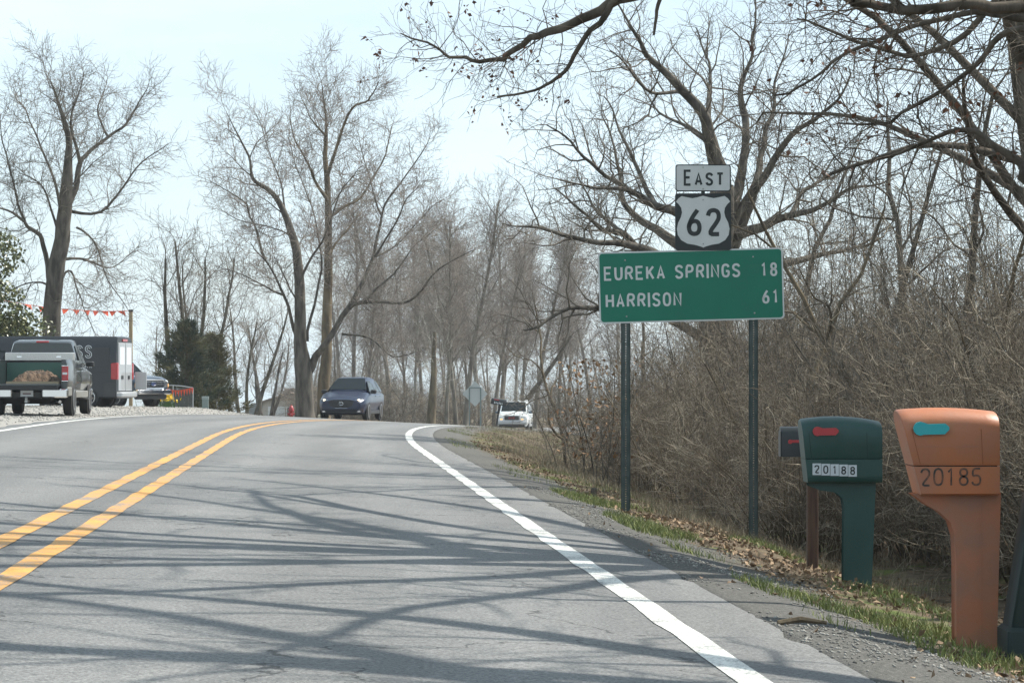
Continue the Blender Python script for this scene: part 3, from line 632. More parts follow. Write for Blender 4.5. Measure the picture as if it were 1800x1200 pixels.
# one shrub still holding brown leaves, left of the sign
o = copy_tree(shr[2]); Y = 44; o.location = G(pX(1045, Y), Y); o.rotation_euler = (0, 0, 2); o.scale = (1.0,) * 3
del o['group']; tag(o, 'shrub still holding clumps of brown leaves just left of the green sign', 'shrub')
cs = []
for k in range(330):
    a = rng.random() * 6.28; q = rng.random() ** .6 * .8; z = rng.uniform(.5, 2.2); cs.append((q * cos(a), q * sin(a), z))
tag(link('leaves', leaf_mesh('shrub_leaves', cs, rng, .09, mat('leaf_tan', (.17, .085, .04), .8, c2=(.33, .2, .1), scale=4)), o), kind='stuff')

# ---- background woods
PWd = PR(max=4, dens=[1.9, 2.8, 4.0, 4.6, 0], len=[17, 3.8, 2.0, 1.0, .55], rl=[.02, .014, .011, .010, .011], up=[.02, .09, .07, .04, .02], ang=[42, 42, 42, 40, 40], wander=[.035, .12, .18, .2, .2], rmin=.010, t0=[.3, .1, .1, .1, 0])
wA, _ = make_tree('woodland_tree', 71, PWd, BARKG, TWIGR, height=17, r0=.21, sides=(8, 5, 3, 3, 3))
wB, _ = make_tree('woodland_tree', 72, PR(**{**PWd, 'ang': [34, 40, 42, 40, 40]}), BARKG, TWIGR, height=16, r0=.18, sides=(8, 5, 3, 3, 3))
wC, _ = make_tree('woodland_tree', 73, PR(**{**PWd, 'len': [14, 4.6, 2.2, 1, .55]}), BARKP, TWIGR, height=14, r0=.17, sides=(8, 5, 3, 3, 3))
rng = random.Random(9); seen = set()
wood = [(wB, 785, 172, 1), (wA, 802, 188, 2), (wC, 728, 205, 3), (wA, 818, 186, 4), (wA, 868, 192, 5), (wB, 880, 205, 0.5), (wA, 690, 215, 1.5), (wB, 650, 200, 2.5), (wC, 905, 215, 3.5), (wA, 940, 225, 4.5), (wB, 710, 240, 5.5), (wC, 765, 225, .2),
        (wA, 845, 235, 1.2), (wB, 985, 235, 2.2), (wA, 620, 235, 3.2), (wC, 660, 260, 4.2), (wB, 820, 255, 5.2), (wA, 1040, 250, .9), (wB, 920, 260, 1.9), (wC, 1000, 270, 2.9), (wA, 880, 275, 3.9), (wB, 740, 275, 4.9), (wC, 1090, 240, 5.9), (wA, 600, 270, .4), (wB, 792, 205, 2.4), (wC, 835, 200, 5)]
for src, x, Y, rz in wood:
    o = src if src not in seen else copy_tree(src); seen.add(src)
    o.location = G(pX(x, Y), Y, -.1); s = rng.uniform(.88, 1.12) * (Y / 205) ** .6; o.rotation_euler = (0, 0, rz); o.scale = (s, s, s)
    tag(o, 'tall bare woodland tree in the grove beyond the bend in the road', 'tree', 'bare trees of the grove beyond the bend')
for k in range(46):
    Y = rng.uniform(185, 300); x = rng.uniform(560, 1120); s_ = rng.uniform(1.5, 2.4)
    if Xr(Y) - pX(x, Y) > -2 and Xr(Y) - pX(x, Y) < 9.5: continue
    o = copy_tree(shr[k % 4]); o.location = G(pX(x, Y), Y, -.1); o.rotation_euler = (0, 0, rng.random() * 6.28); o.scale = (s_ * 1.5, s_ * 1.5, s_)
    tag(o, 'bare undergrowth shrub among the trunks of the grove beyond the bend', 'shrub', 'undergrowth of the grove beyond the bend')
# pollarded tree with pale regrowth
wP, _ = make_tree('pollarded_tree', 74, PR(**{**PWd, 'dens': [1.0, 1.6, 2.5, 3.5, 0], 'len': [7, 3.2, 1.5, .8, .4], 'up': [.02, .12, .1, .05, 0], 't0': [.45, .1, .1, .1, 0]}), BARKM, BARKP, height=6.5, r0=.33, split=0)
Y = 158; wP.location = G(pX(757, Y), Y, -.1); tag(wP, 'stout dark trunked tree with pale white regrowth branches across the bend', 'tree')
wL, _ = make_tree('leaning_tree', 75, PR(**{**PWd, 'dens': [1.3, 2.2, 3.0, 4, 0], 'len': [9, 3, 1.6, .9, .5], 't0': [.3, .1, .1, .1, 0]}), BARKD, TWIG, height=10, r0=.3, lean=(1.1, 0))
Y = 200; wL.location = G(pX(868, Y), Y, -.1); tag(wL, 'dark leaning tree slanting right above the white oncoming car', 'tree')
# multi stemmed trees on the left behind the cedar
def multi(name, seed, n, h, r0, twigm):
    rng = random.Random(seed); out = {k: [] for k in range(6)}
    P = PR(max=4, nseg=[9, 6, 4, 3, 2], dens=[1.4, 2.4, 3.2, 4.2, 0], len=[h, 2.8, 1.6, .9, .5], rl=[.03, .014, .011, .01, .011], up=[.03, .09, .07, .04, .02], ang=[34, 38, 40, 40, 40], wander=[.05, .12, .18, .2, .2], rmin=.009, t0=[.25, .1, .1, .1, 0])
    for k in range(n):
        a = k * 6.28 / n + rng.random(); t = rng.uniform(.15, .45)
        grow(out, rng, (.3 * cos(a), .3 * sin(a), -.2), (t * cos(a), t * sin(a), 1), h * rng.uniform(.75, 1.1), r0 * rng.uniform(.7, 1.1), 0, P)
    mk = tree_meshes(out, (7, 5, 3, 3, 3)); root = empty(name)
    v, q = mk([0, 1]); link('trunk', np_mesh(name + '_trunk', v, [q], BARK), root); v, q = mk([2, 3, 4]); link('crown', np_mesh(name + '_crown', v, [q], twigm), root)
    return root
mA = multi('multistem_tree', 81, 5, 9.5, .17, TWIG); Y = 128; mA.location = G(pX(330, Y), Y, -.1)
tag(mA, 'bare multi stemmed tree fanning up behind the dark green cedar', 'tree')
mB = multi('multistem_tree', 82, 4, 8, .15, TWIGR); Y = 150; mB.location = G(pX(432, Y), Y, -.1)
tag(mB, 'smaller bare multi stemmed tree between the cedar and the tan garage', 'tree')
o = copy_tree(mB); Y = 190; o.location = G(pX(465, Y), Y, -.1); o.rotation_euler = (0, 0, 2); o.scale = (1.1,) * 3; tag(o, 'bare multi stemmed tree standing close beside the tan garage', 'tree')
o = copy_tree(mB); Y = 235; o.location = G(pX(612, Y), Y, -.1); o.rotation_euler = (0, 0, 4); o.scale = (.9,) * 3; tag(o, 'low bushy bare tree behind the roof of the oncoming blue car', 'tree')

# far treeline: one mass
def far_wood():
    rng = random.Random(3); out = {k: [] for k in range(6)}
    P = PR(max=3, nseg=[5, 3, 2, 2, 2], dens=[1.1, 1.6, 2.2, 0, 0], len=[13, 4, 2.2, 1.2, .5], rl=[.018, .013, .012, .012, .01], up=[.02, .08, .05, .03, 0], rmin=.02, t0=[.15, .1, .1, 0, 0])
    for k in range(60):
        Y = rng.uniform(330, 480); x = rng.uniform(-260, 1250); X = pX(x + 300, Y)
        grow(out, rng, (X, Y, prof(Y) + .2), (0, 0, 1), rng.uniform(8, 15), .22, 0, P)
    mk = tree_meshes(out, (4, 3, 3, 3, 3)); v, q = mk([0, 1, 2, 3]); return np_mesh('far_wood', v, [q], TWIG)
tag(link('far_woodland', far_wood()), 'hazy bare woodland along the far edge of the field', 'woodland', kind='stuff')

# ---- evergreens: cedar and broadleaf
def cedar(name, seed, h, w, n, mats):
    rng = random.Random(seed); root = empty(name)
    mb = MB(); mb.tube([(0, 0, -.2), (.02, 0, h * .5), (0, .03, h * .95)], [.14, .09, .02], 7); mb.build('trunk', BARKM, root, 40)
    r = np.random.RandomState(seed); Vs, Ts, off = [], [], 0
    cl = []
    nb = 70
    for k in range(nb):
        t = (k + r.uniform(0, 1)) / nb; z = h * (.05 + .95 * t); a = k * 2.4 + r.uniform(-.5, .5)
        env = (w * .5 * (1 - t) ** .8 + .12) * r.uniform(.5, 1.38)
        for q in range(max(4, int(n / nb))):
            f = r.uniform(.12, 1) ** .7; rr = env * f; cl.append((rr * cos(a) + r.normal(0, .09), rr * sin(a) + r.normal(0, .09), z + .35 * env * f * f + r.normal(0, .07), a))
    for x, y, z, a in cl:
        for j in range(9):
            d = np.array([cos(a) * .7, sin(a) * .7, .55]) + r.normal(0, .45, 3); d /= np.linalg.norm(d)
            s = np.cross(d, r.normal(0, 1, 3)); s /= np.linalg.norm(s); L = r.uniform(.16, .42); p = np.array([x, y, z]) + r.normal(0, .08, 3)
            Vs += [p - s * .022, p + s * .022, p + d * L]; Ts.append((off, off + 1, off + 2)); off += 3
    me = np_mesh(name + '_crown', Vs, [np.array(Ts)], mats, smooth=False); link('crown', me, root); return root
CED = mat('cedar_green_lit_tips', (.028, .05, .03), .85, c2=(.13, .12, .055), scale=1.6, lo=.42, hi=.64)  # lighter second tone paints in the sunlit spray tips
c1 = cedar('cedar_tree', 4, 4.3, 3.5, 1500, CED); Y = 116; c1.location = G(pX(328, Y), Y, 0); tag(c1, 'dark green cedar standing behind the pennant hung wire enclosure', 'tree')
c2 = cedar('cedar_tree', 6, 4.0, 3.0, 1150, mat('cedar_olive', (.05, .05, .02), .85, c2=(.11, .095, .04), scale=1.0)); Y = 121; c2.location = G(pX(374, Y), Y, 0); tag(c2, 'olive brown cedar just right of the dark green one', 'tree')
def broadleaf(name, seed, h, w, n):
    rng = random.Random(seed); root = empty(name)
    mb = MB(); mb.tube([(0, 0, -.2), (.05, 0, h * .4), (0, 0, h * .8)], [.16, .12, .04], 7); mb.build('trunk', BARK, root, 40)
    cs = []
    lobes = [(rng.uniform(-.32, .32) * w, rng.uniform(-.32, .32) * w, h * rng.uniform(.22, .85), w * rng.uniform(.16, .28)) for k in range(16)]
    for k in range(n):
        lx, ly, lz, lr = rng.choice(lobes); v = Vector((rng.gauss(0, 1), rng.gauss(0, 1), rng.gauss(0, 1))).normalized() * lr * rng.uniform(.6, 1.05)
        cs.append((lx + v.x, ly + v.y, lz + v.z))
    link('crown', leaf_mesh(name + '_crown', cs, rng, .17, mat('magnolia_leaf', (.045, .065, .02), .4, c2=(.17, .17, .06), scale=3)), root); return root
bl = broadleaf('magnolia_tree', 8, 7.2, 4.6, 12000); Y = 92; bl.location = G(pX(-22, Y), Y, 0); tag(bl, 'glossy evergreen broadleaf tree behind the parked grey pickup', 'tree')
# brush pile
bp_ = shrub('brush_pile', 91, 26, 1.3, .9, BARKM, TWIGD, (3, 3, 3)); Y = 140; bp_.location = G(pX(412, Y), Y, 0); bp_.scale = (1.2, 1.0, .8); tag(bp_, 'dark low heap of cut brush near the tan garage', 'brush')

# ------------------------------------------------------------------ stroke lettering
GL = {'E': [[(1, 1), (0, 1), (0, 0), (1, 0)], [(0, .52), (.85, .52)]], 'U': [[(0, 1), (0, .28), (.12, .07), (.5, 0), (.88, .07), (1, .28), (1, 1)]],
 'R': [[(0, 0), (0, 1), (.6, 1), (.9, .94), (1, .76), (.9, .57), (.6, .5), (0, .5)], [(.52, .5), (1, 0)]], 'P': [[(0, 0), (0, 1), (.6, 1), (.9, .94), (1, .75), (.9, .55), (.6, .48), (0, .48)]],
 'K': [[(0, 0), (0, 1)], [(1, 1), (0, .36)], [(.36, .58), (1, 0)]], 'A': [[(0, 0), (.5, 1), (1, 0)], [(.2, .3), (.8, .3)]],
 'S': [[(1, .8), (.86, .95), (.5, 1), (.14, .94), (0, .76), (.12, .6), (.5, .51), (.88, .4), (1, .24), (.86, .06), (.5, 0), (.14, .05), (0, .2)]],
 'I': [[(.5, 0), (.5, 1)]], 'N': [[(0, 0), (0, 1), (1, 0), (1, 1)]], 'G': [[(1, .78), (.86, .95), (.5, 1), (.12, .92), (0, .7), (0, .3), (.12, .08), (.5, 0), (.86, .05), (1, .22), (1, .46), (.55, .46)]],
 'C': [[(1, .78), (.86, .95), (.5, 1), (.12, .92), (0, .7), (0, .3), (.12, .08), (.5, 0), (.86, .05), (1, .22)]],
 'H': [[(0, 0), (0, 1)], [(1, 0), (1, 1)], [(0, .5), (1, .5)]], 'O': [[(.5, 1), (.14, .93), (0, .7), (0, .3), (.14, .07), (.5, 0), (.86, .07), (1, .3), (1, .7), (.86, .93), (.5, 1)]],
 'T': [[(0, 1), (1, 1)], [(.5, 1), (.5, 0)]], 'M': [[(0, 0), (0, 1), (.5, .35), (1, 1), (1, 0)]], 'L': [[(0, 1), (0, 0), (1, 0)]],
 '1': [[(.2, .8), (.55, 1), (.55, 0)]], '2': [[(0, .76), (.12, .94), (.5, 1), (.88, .94), (1, .75), (.9, .55), (0, 0), (1, 0)]],
 '5': [[(.95, 1), (.1, 1), (.05, .53), (.5, .61), (.88, .53), (1, .3), (.88, .07), (.5, 0), (.12, .05), (0, .2)]],
 '6': [[(.8, 1), (.35, .72), (.05, .42), (0, .26), (.13, .06), (.5, 0), (.87, .06), (1, .27), (.87, .5), (.5, .56), (.14, .48), (.01, .28)]],
 '8': [[(.5, .53), (.16, .6), (.05, .77), (.17, .94), (.5, 1), (.83, .94), (.95, .77), (.84, .6), (.5, .53), (.12, .45), (0, .25), (.14, .06), (.5, 0), (.86, .06), (1, .25), (.88, .45), (.5, .53)]]}
GL['0'] = GL['O']
def ribbon(mb, pts, hw, y, ox, oz):
    n = len(pts); P = [Vector(p) for p in pts]; L, R = [], []
    for i in range(n):
        closed = (P[0] - P[-1]).length < 1e-6
        a = P[i] - P[i - 1] if i > 0 else (P[0] - P[-2] if closed else P[1] - P[0])
        b = P[i + 1] - P[i] if i < n - 1 else (P[1] - P[0] if closed else P[-1] - P[-2])
        a = a.normalized(); b = b.normalized(); t = (a + b); t = t.normalized() if t.length > 1e-6 else a
        nrm = Vector((-t.y, t.x)); k = hw / max(.8, nrm.dot(Vector((-a.y, a.x))))
        L.append(P[i] + nrm * k); R.append(P[i] - nrm * k)
    vs = [(ox + p.x, y, oz + p.y) for p in L] + [(ox + p.x, y, oz + p.y) for p in R]
    mb.add(vs, [(i, i + 1, n + i + 1, n + i) for i in range(n - 1)])
def text(mb, s, x, z, h, w, gap, st, y, rng=None):
    """lettering in the xz plane; x,z lower left; h cap height; w letter width; returns end x"""
    d = 0
    for ch in s:
        if ch == ' ': x += w * .95; continue
        ww = w * .25 if ch == 'I' else w
        for poly in GL[ch]:
            dense = smooth2(poly) if ch in 'SGCO0268UPR5' else poly
            j = (rng.uniform(-.03, .03) * h if rng else 0)
            q = [(st / 2 + p[0] * (ww - st) + j, st / 2 + p[1] * (h - st) + j) for p in dense]
            if ch == 'I': q = [(ww / 2, st / 2 * 0), (ww / 2, h)]
            ribbon(mb, q, st / 2, y - d, x, z); d += .00025
        x += ww + gap
    return x
def smooth2(poly):
    """round corners of curved glyphs by subdividing (Chaikin, ends kept)"""
    P = [Vector(p) for p in poly]
    for _ in range(2):
        o = [P[0]]
        for i in range(len(P) - 1):
            o.append(P[i] * .75 + P[i + 1] * .25); o.append(P[i] * .25 + P[i + 1] * .75)
        o.append(P[-1]); P = o
    return [tuple(p) for p in P]
def rrect(x0, x1, z0, z1, r, n=5):
    o = []
    for cx, cz, a in ((x1 - r, z1 - r, 0), (x0 + r, z1 - r, 90), (x0 + r, z0 + r, 180), (x1 - r, z0 + r, 270)):
        for k in range(n + 1):
            t = radians(a + 90 * k / n); o.append((cx + r * cos(t), cz + r * sin(t)))
    return o

def letters(parent, s, x, z, h, w, gap, st, y, m, rng=None, name='letter'):
    for ch in s:
        mb = MB(); e = text(mb, ch, x, z, h, w, gap, st, y, rng)
        if ch != ' ': mb.build(name, m, parent)
        x = e
    return x
# ------------------------------------------------------------------ highway signs
SGREEN = mat('sign_green', (.0, .17, .105), .45, c2=(.0, .155, .095), scale=3)
SWHITE = mat('sign_white', (.62, .64, .63), .45, c2=(.56, .58, .57), scale=4)
SBLACK = mat('sign_black', (.018, .024, .024), .45)
ALU = mat('aluminium', (.5, .51, .52), .45, metal=.9)
POST = mat('post_green', (.035, .055, .052), .6, c2=(.065, .085, .08), scale=7)
BOLT = mat('bolt_steel', (.35, .36, .36), .4, metal=.8)
# sign faces are built with x right, z up, facing -y
sgn = empty('highway_sign', G(pX(1215, 27), 27)); bx, by, bz = sgn.location
def SL(x, y, Y=27.0): p = px(x, y, Y); return (p[0] - bx, p[1] - by, p[2] - bz)
c0 = SL(1215, 502); gw, gh = 1.98, .762
def rot_group(o, ang, c): o.location = (c[0], c[1], c[2]); o.rotation_euler = (0, ang, radians(1.2))
mb = MB(); mb.prism(rrect(-gw / 2, gw / 2, -gh / 2, gh / 2, .04), 0, .003); pan = mb.build('distance_panel', ALU, sgn); rot_group(pan, radians(-1.6), c0); pan['label'] = 'green panel reading EUREKA SPRINGS 18 and HARRISON 61'
mb = MB(); mb.prism(rrect(-gw / 2, gw / 2, -gh / 2, gh / 2, .04), -.002, -.001); mb.build('border', SWHITE, pan)
mb = MB(); mb.prism(rrect(-gw / 2 + .016, gw / 2 - .016, -gh / 2 + .016, gh / 2 - .016, .032), -.004, -.003); mb.build('green_field', SGREEN, pan)
s = gw / 325; LH = .152
for wd_, x_, z_, w_ in (('EUREKA', 1062, .075, .089), ('SPRINGS', 1187, .075, .089), ('18', 1337, .075, .08), ('HARRISON', 1064, -.215, .089), ('61', 1339, -.215, .08)):
    letters(pan, wd_, (x_ - 1215) * s, z_, LH, w_, .024, .0235, -.0055, SWHITE)
for x in (1100, 1325):
    for z in (.29, -.31):
        mb = MB(); mb.lathe([(.009, 0), (.009, -.005), (.005, -.008)], ((x - 1215) * s, -.004, z), 'y', 8); mb.build('bolt', BOLT, pan)
mb = MB(); c1 = SL(1236, 390, 26.99); mb.prism(rrect(-.3, .3, -.305, .305, .03), 0, .003); shp = mb.build('route_plate', SBLACK, sgn); rot_group(shp, radians(-.3), c1); shp['label'] = 'black square plate with white US 62 route shield'
half = [(0, -.275), (.03, -.262), (.09, -.245), (.17, -.232), (.235, -.195), (.272, -.14), (.282, -.075), (.268, -.01), (.238, .05), (.226, .10), (.234, .15), (.262, .19), (.29, .215), (.265, .25), (.23, .275), (.17, .262), (.115, .252), (.06, .262), (0, .278)]
out_ = half + [(-x, z) for x, z in reversed(half[1:-1])]
mb = MB(); mb.prism(out_, -.0025, -.001); mb.build('shield', SWHITE, shp)
letters(shp, '6', -.178, -.155, .305, .165, 0, .046, -.004, SBLACK, name='numeral'); letters(shp, '2', .028, -.155, .305, .165, 0, .046, -.004, SBLACK, name='numeral')
mb = MB(); c2_ = SL(1236, 313, 26.99); mb.prism(rrect(-.297, .297, -.145, .145, .03), 0, .003); ep = mb.build('direction_plate', SBLACK, sgn); rot_group(ep, 0, c2_); ep['label'] = 'white plate with black border reading EAST'
mb = MB(); mb.prism(rrect(-.285, .285, -.133, .133, .022), -.0025, -.001); mb.build('white_field', SWHITE, ep)
e = letters(ep, 'E', -.21, -.085, .175, .088, .03, .027, -.004, SBLACK); letters(ep, 'AST', e, -.085, .145, .085, .03, .025, -.004, SBLACK)
for pl, zz in ((shp, (.235, -.235)), (ep, (.115, -.115))):
    for z in zz: mb = MB(); mb.lathe([(.008, 0), (.008, -.004), (.004, -.007)], (0, -.0025, z), 'y', 8); mb.build('bolt', BOLT, pl)
mb = MB(); p = SL(1236, 560, 27); t = SL(1236, 292, 27); mb.box(p[0] - .02, p[0] + .02, .014, .03, p[2], t[2]); mb.build('backing_strap', POST, sgn)
def channel_post(x, ytop, ybase, Y):
    top = SL(x, ytop, Y); bs = px(x, ybase, Y); zb = H(bs[0], Y) - bz - .3
    X = top[0]; mb = MB(); y0 = math.tan(radians(1.2)) * (X - c0[0]) + .0065
    mb.box(X - .03, X - .007, y0, y0 + .004, zb, top[2]); mb.box(X + .007, X + .03, y0, y0 + .004, zb, top[2])
    z = zb
    while z < top[2] - .03: mb.box(X - .0068, X + .0068, y0 + .0005, y0 + .0035, z, z + .013); z += .0254
    for sx in (-1, 1):
        xa, xb = sorted((X + sx * .0303, X + sx * .034)); mb.box(xa, xb, y0 - .0, y0 + .028, zb, top[2])
        xa, xb = sorted((X + sx * .0343, X + sx * .05)); mb.box(xa, xb, y0 + .024, y0 + .028, zb, top[2])
    return mb.build('post', POST, sgn)
channel_post(1100, 455, 900, 27.0); channel_post(1325, 445, 965, 27.0)
tag(sgn, 'green distance sign on two steel posts topped by EAST and 62 route plates', 'road sign')

# diamond warning sign seen from behind, across the bend
Y = 172; gx = pX(835, Y); dz = EYE + (HOR - 692) / F * Y
dsg = empty('warning_sign', G(gx, Y)); zb = dsg.location.z; cz = dz - zb; hd = .86
mb = MB(); mb.prism([(0, cz - hd), (hd, cz), (0, cz + hd), (-hd, cz)], .03, .035); mb.build('panel', mat('sign_back', (.42, .44, .44), .5, metal=.3), dsg)
for sx in (-.38, .38): mb = MB(); mb.box(sx - .045, sx + .045, -.03, .029, -.4, cz + .42); mb.build('post', mat('post_galv', (.16, .2, .2), .5, metal=.4), dsg)
mb = MB(); mb.box(-.33, .33, -.02, .028, cz + .38, cz + .45); mb.build('brace', mat('post_galv', (.16, .2, .2)), dsg)
tag(dsg, 'grey back of a diamond warning sign on two posts across the bend', 'road sign')

# ------------------------------------------------------------------ mailboxes
def box_mail(root, m, L0, L1t, L1b, zt, zb, arch, depth, seam, gap=.006):
    """box with arched top: front (left) edge slants from L1t (top) to L1b (bottom)"""
    def section(x_t, x_b, top, z0, z1):
        pts = []
        hw = depth / 2
        prof = [(-hw * .97, 0), (-hw, .03), (-hw, .55), (-hw * .985, .70), (-hw * .92, .80), (-hw * .74, .90), (-hw * .42, .972), (0, 1.0), (hw * .42, .972), (hw * .74, .90), (hw * .92, .80), (hw * .985, .70), (hw, .55), (hw, .03), (hw * .97, 0)]
        for yy, t in prof:
            z = z0 + (top - z0) * t; f = (z - zb) / (zt - zb); pts.append((x_b + (x_t - x_b) * f, yy, z))
        return pts
    fr = [0, .012, .1, .3, .5, .7, .86, .985, 1]
    mb = MB(); secs = []
    for f in fr:
        xt = L1t + (L0 - L1t) * f; xb = L1b + (L0 - L1b) * f; top = zt - arch * (2 * f - .85) ** 2 * 1.0
        if f in (0, 1): top -= .006
        secs.append(section(xt, xb, top, seam + gap, None))
    mb.loft(secs); up = mb.build('box', m, root, 50)
    mb = MB(); secs = []
    for f in fr:
        q = []
        hw = depth / 2
        for yy, t in [(-hw * .9, 0), (-hw * .985, .06), (-hw, .3), (-hw, 1), (hw, 1), (hw, .3), (hw * .985, .06), (hw * .9, 0)]:
            z = zb + (seam - zb) * t; ff = (z - zb) / (zt - zb); xt = L1t + (L0 - L1t) * f; xb = L1b + (L0 - L1b) * f; q.append((xb + (xt - xb) * ff, yy, z))
        secs.append(q)
    mb.loft(secs); mb.build('base_tray', m, root, 50)
    mb = MB(); mb.box(L1b + .04, L0 - .012, -depth / 2 + .012, depth / 2 - .012, seam - .02, seam + .03); mb.build('seam', mat('seam_dark', (.02, .02, .02)), root)
    for f in (.075, .80):
        xt = L1t + (L0 - L1t) * f; xb = L1b + (L0 - L1b) * f; mb = MB(); g_ = lambda z: xb + (xt - xb) * (z - zb) / (zt - zb); z0_, z1_ = seam + .012, seam + (zt - arch * .6 - seam) * .66; yf = -depth / 2 - .0012
        mb.add([(g_(z0_), yf, z0_), (g_(z0_) + .004, yf, z0_), (g_(z1_) + .004, yf, z1_), (g_(z1_), yf, z1_)], [(0, 1, 2, 3)]); mb.build('door_seam' if f < .5 else 'back_seam', mat(m.name + '_seam', tuple(c_ * .55 for c_ in m.node_tree.nodes['Principled BSDF'].inputs['Base Color'].default_value[:3]), .7), root)
    return up
def flag(root, m, x, z, L, h, yf):
    o = []
    for k in range(9): t = radians(60 + 240 * k / 8 - 0); o.append((x + h * .62 + h * .62 * cos(t), z + h * .62 * sin(t)))
    o += [(x + L - h * .4, z - h * .5), (x + L, z - h * .1), (x + L, z + h * .15), (x + L - h * .35, z + h * .45), (x + h * 1.3, z + h * .4)]
    mb = MB(); mb.prism(o, yf - .02, yf - .001); return mb.build('flag', m, root, 30)
def plastic_post(root, m, prof_, depth, bev=.02):
    mb = MB(); n = len(prof_); c = (sum(p[0] for p in prof_) / n, sum(p[1] for p in prof_) / n)
    # offset profile inwards for rounded edges
    def inset(d):
        o = []
        for i in range(n):
            a = Vector(prof_[i - 1]); b = Vector(prof_[i]); e = Vector(prof_[(i + 1) % n]); t = ((b - a).normalized() + (e - b).normalized()); t = t.normalized() if t.length > 1e-5 else (b - a).normalized()
            nn = Vector((-t.y, t.x)); o.append((b.x + nn.x * d, b.y + nn.y * d))
        return o
    secs = []
    for yy, d in ((-depth / 2, bev), (-depth / 2 + bev * .3, bev * .3), (-depth / 2 + bev, 0), (depth / 2 - bev, 0), (depth / 2 - bev * .3, bev * .3), (depth / 2, bev)):
        secs.append([(x, yy, z) for x, z in inset(d)])
    mb.loft(secs); return mb.build('post', m, root, 50)
def mailbox_frame(name, xc, Y, ground_y):
    X = pX(xc, Y); o = empty(name, G(X, Y)); return o, (lambda x, y: (px(x, y, Y)[0] - X, px(x, y, Y)[2] - o.location.z))
ORG = mat('plastic_orange', (.41, .13, .045), .5, c2=(.31, .13, .075), scale=3.2, det=7, lo=.38, hi=.72, bump=.05, bscale=60)
ORGF = mat('plastic_orange_faded', (.37, .135, .065), .6, c2=(.27, .13, .085), scale=6, bump=.05, bscale=60)
TEAL = mat('flag_teal', (.02, .33, .36), .5)
om, q = mailbox_frame('mailbox', 1708, 13.55, 1110)
p1 = q(1572, 722); p2 = q(1612, 868); p3 = q(1748, 728); sm = q(1700, 818)[1]
box_mail(om, ORG, p3[0], p1[0], p2[0], q(0, 716)[1], p2[1], .016, .30, sm)
pf = [(1606, 868), (1750, 868), (1747, 905), (1741, 1130), (1682, 1130), (1683, 985), (1681, 940), (1672, 912), (1650, 892), (1628, 880)]
pf = [q(*p) for p in pf]; pf = [(x, z if z > .05 else -.25) for x, z in pf]
plastic_post(om, ORGF, pf, .15)
mb = MB(); e = q(1720, 0)[0]; mb.box(e - .004, e + .004, -.078, -.07, 0, q(0, 880)[1]); mb.build('moulding', ORGF, om)
flag(om, TEAL, q(1597, 0)[0], q(0, 752)[1], .19, .06, -.15)
a = q(1610, 852); letters(om, '20185', a[0], a[1], .098, .055, .012, .0105, -.1525, mat('marker_black', (.03, .03, .028), .7, c2=(.16, .07, .04), scale=30), random.Random(3), 'painted_digit')
mb = MB(); a = q(1603, 784); mb.box(a[0], a[0] + .33, -.1515, -.149, a[1], a[1] + .004); mb.build('moulding', ORGF, om)
tag(om, 'sun faded orange plastic mailbox with teal flag and hand painted 20185', 'mailbox')
GRN = mat('plastic_green', (.009, .048, .042), .42, c2=(.022, .068, .06), scale=4, det=8, lo=.4, hi=.75, bump=.04, bscale=60)
RED = mat('flag_red', (.42, .04, .045), .5)
gm, q = mailbox_frame('mailbox', 1500, 18.7, 1018)
p1 = q(1404, 738); p2 = q(1416, 842); p3 = q(1546, 742); sm = q(0, 806)[1]
box_mail(gm, GRN, p3[0], p1[0], p2[0], q(0, 731)[1], p2[1] - .02, .03, .30, sm, .003)
pf = [(1420, 838), (1534, 838), (1532, 856), (1524, 1040), (1484, 1040), (1487, 895), (1483, 872), (1468, 860), (1440, 856), (1424, 850)]
pf = [q(*p) for p in pf]; pf = [(x, z if z > .05 else -.25) for x, z in pf]
plastic_post(gm, GRN, pf, .15)
flag(gm, RED, q(1424, 0)[0], q(0, 757)[1], .19, .056, -.15)
PLT = mat('plate_white', (.55, .58, .6), .5)
for k, ch in enumerate('20188'):
    a = q(1424 + k * 15.6, 833 + k * .7); mb = MB(); mb.box(a[0], a[0] + .062, -.1555, -.1505, a[1], a[1] + .085); pl = mb.build('number_plate', PLT, gm)
    mb = MB(); text(mb, ch, a[0] + .012, a[1] + .012, .062, .038, 0, .0095, -.1575); mb.build('digit', SBLACK, pl)
tag(gm, 'dark green plastic mailbox with red flag and white 20188 number tiles', 'mailbox')
# black metal mailbox on a wooden post behind the green one
sm_, q = mailbox_frame('mailbox', 1428, 21.0, 1010)
BLK = mat('metal_black', (.012, .016, .017), .35, c2=(.02, .024, .025), scale=9)
mb = MB(); a = q(1371, 802); b = q(1475, 749); secs = []
for x in (a[0], a[0] + .012, b[0] - .012, b[0]):
    ins = .006 if x in (a[0], b[0]) else 0
    w2 = .085 - ins; zt = b[1] - ins; z0 = a[1] + ins; cc = zt - w2
    secs.append([(x, -w2, z0), (x, w2, z0)] + [(x, w2 * cos(radians(t)), cc + w2 * sin(radians(t))) for t in range(0, 181, 20)])
mb.loft(secs); mb.build('box', BLK, sm_, 40)
mb = MB(); zz = (a[1] + b[1]) / 2; mb.box(a[0] + .07, a[0] + .26, -.096, -.092, zz - .008, zz + .014); mb.lathe([(.018, 0), (.018, -.012)], (a[0] + .075, -.087, zz), 'y', 10); mb.build('flag', RED, sm_)
mb = MB(); mb.box(a[0] - .004, a[0] + .0, -.086, .086, a[1] + .002, b[1] - .04); mb.build('door', BLK, sm_)
mb = MB(); mb.box(-.045, .045, -.045, .045, -.3, a[1] - .0, .006); mb.build('post', mat('wood_brown', (.055, .03, .02), .85, c2=(.10, .055, .035), scale=6, stretch=(6, 6, .6)), sm_)
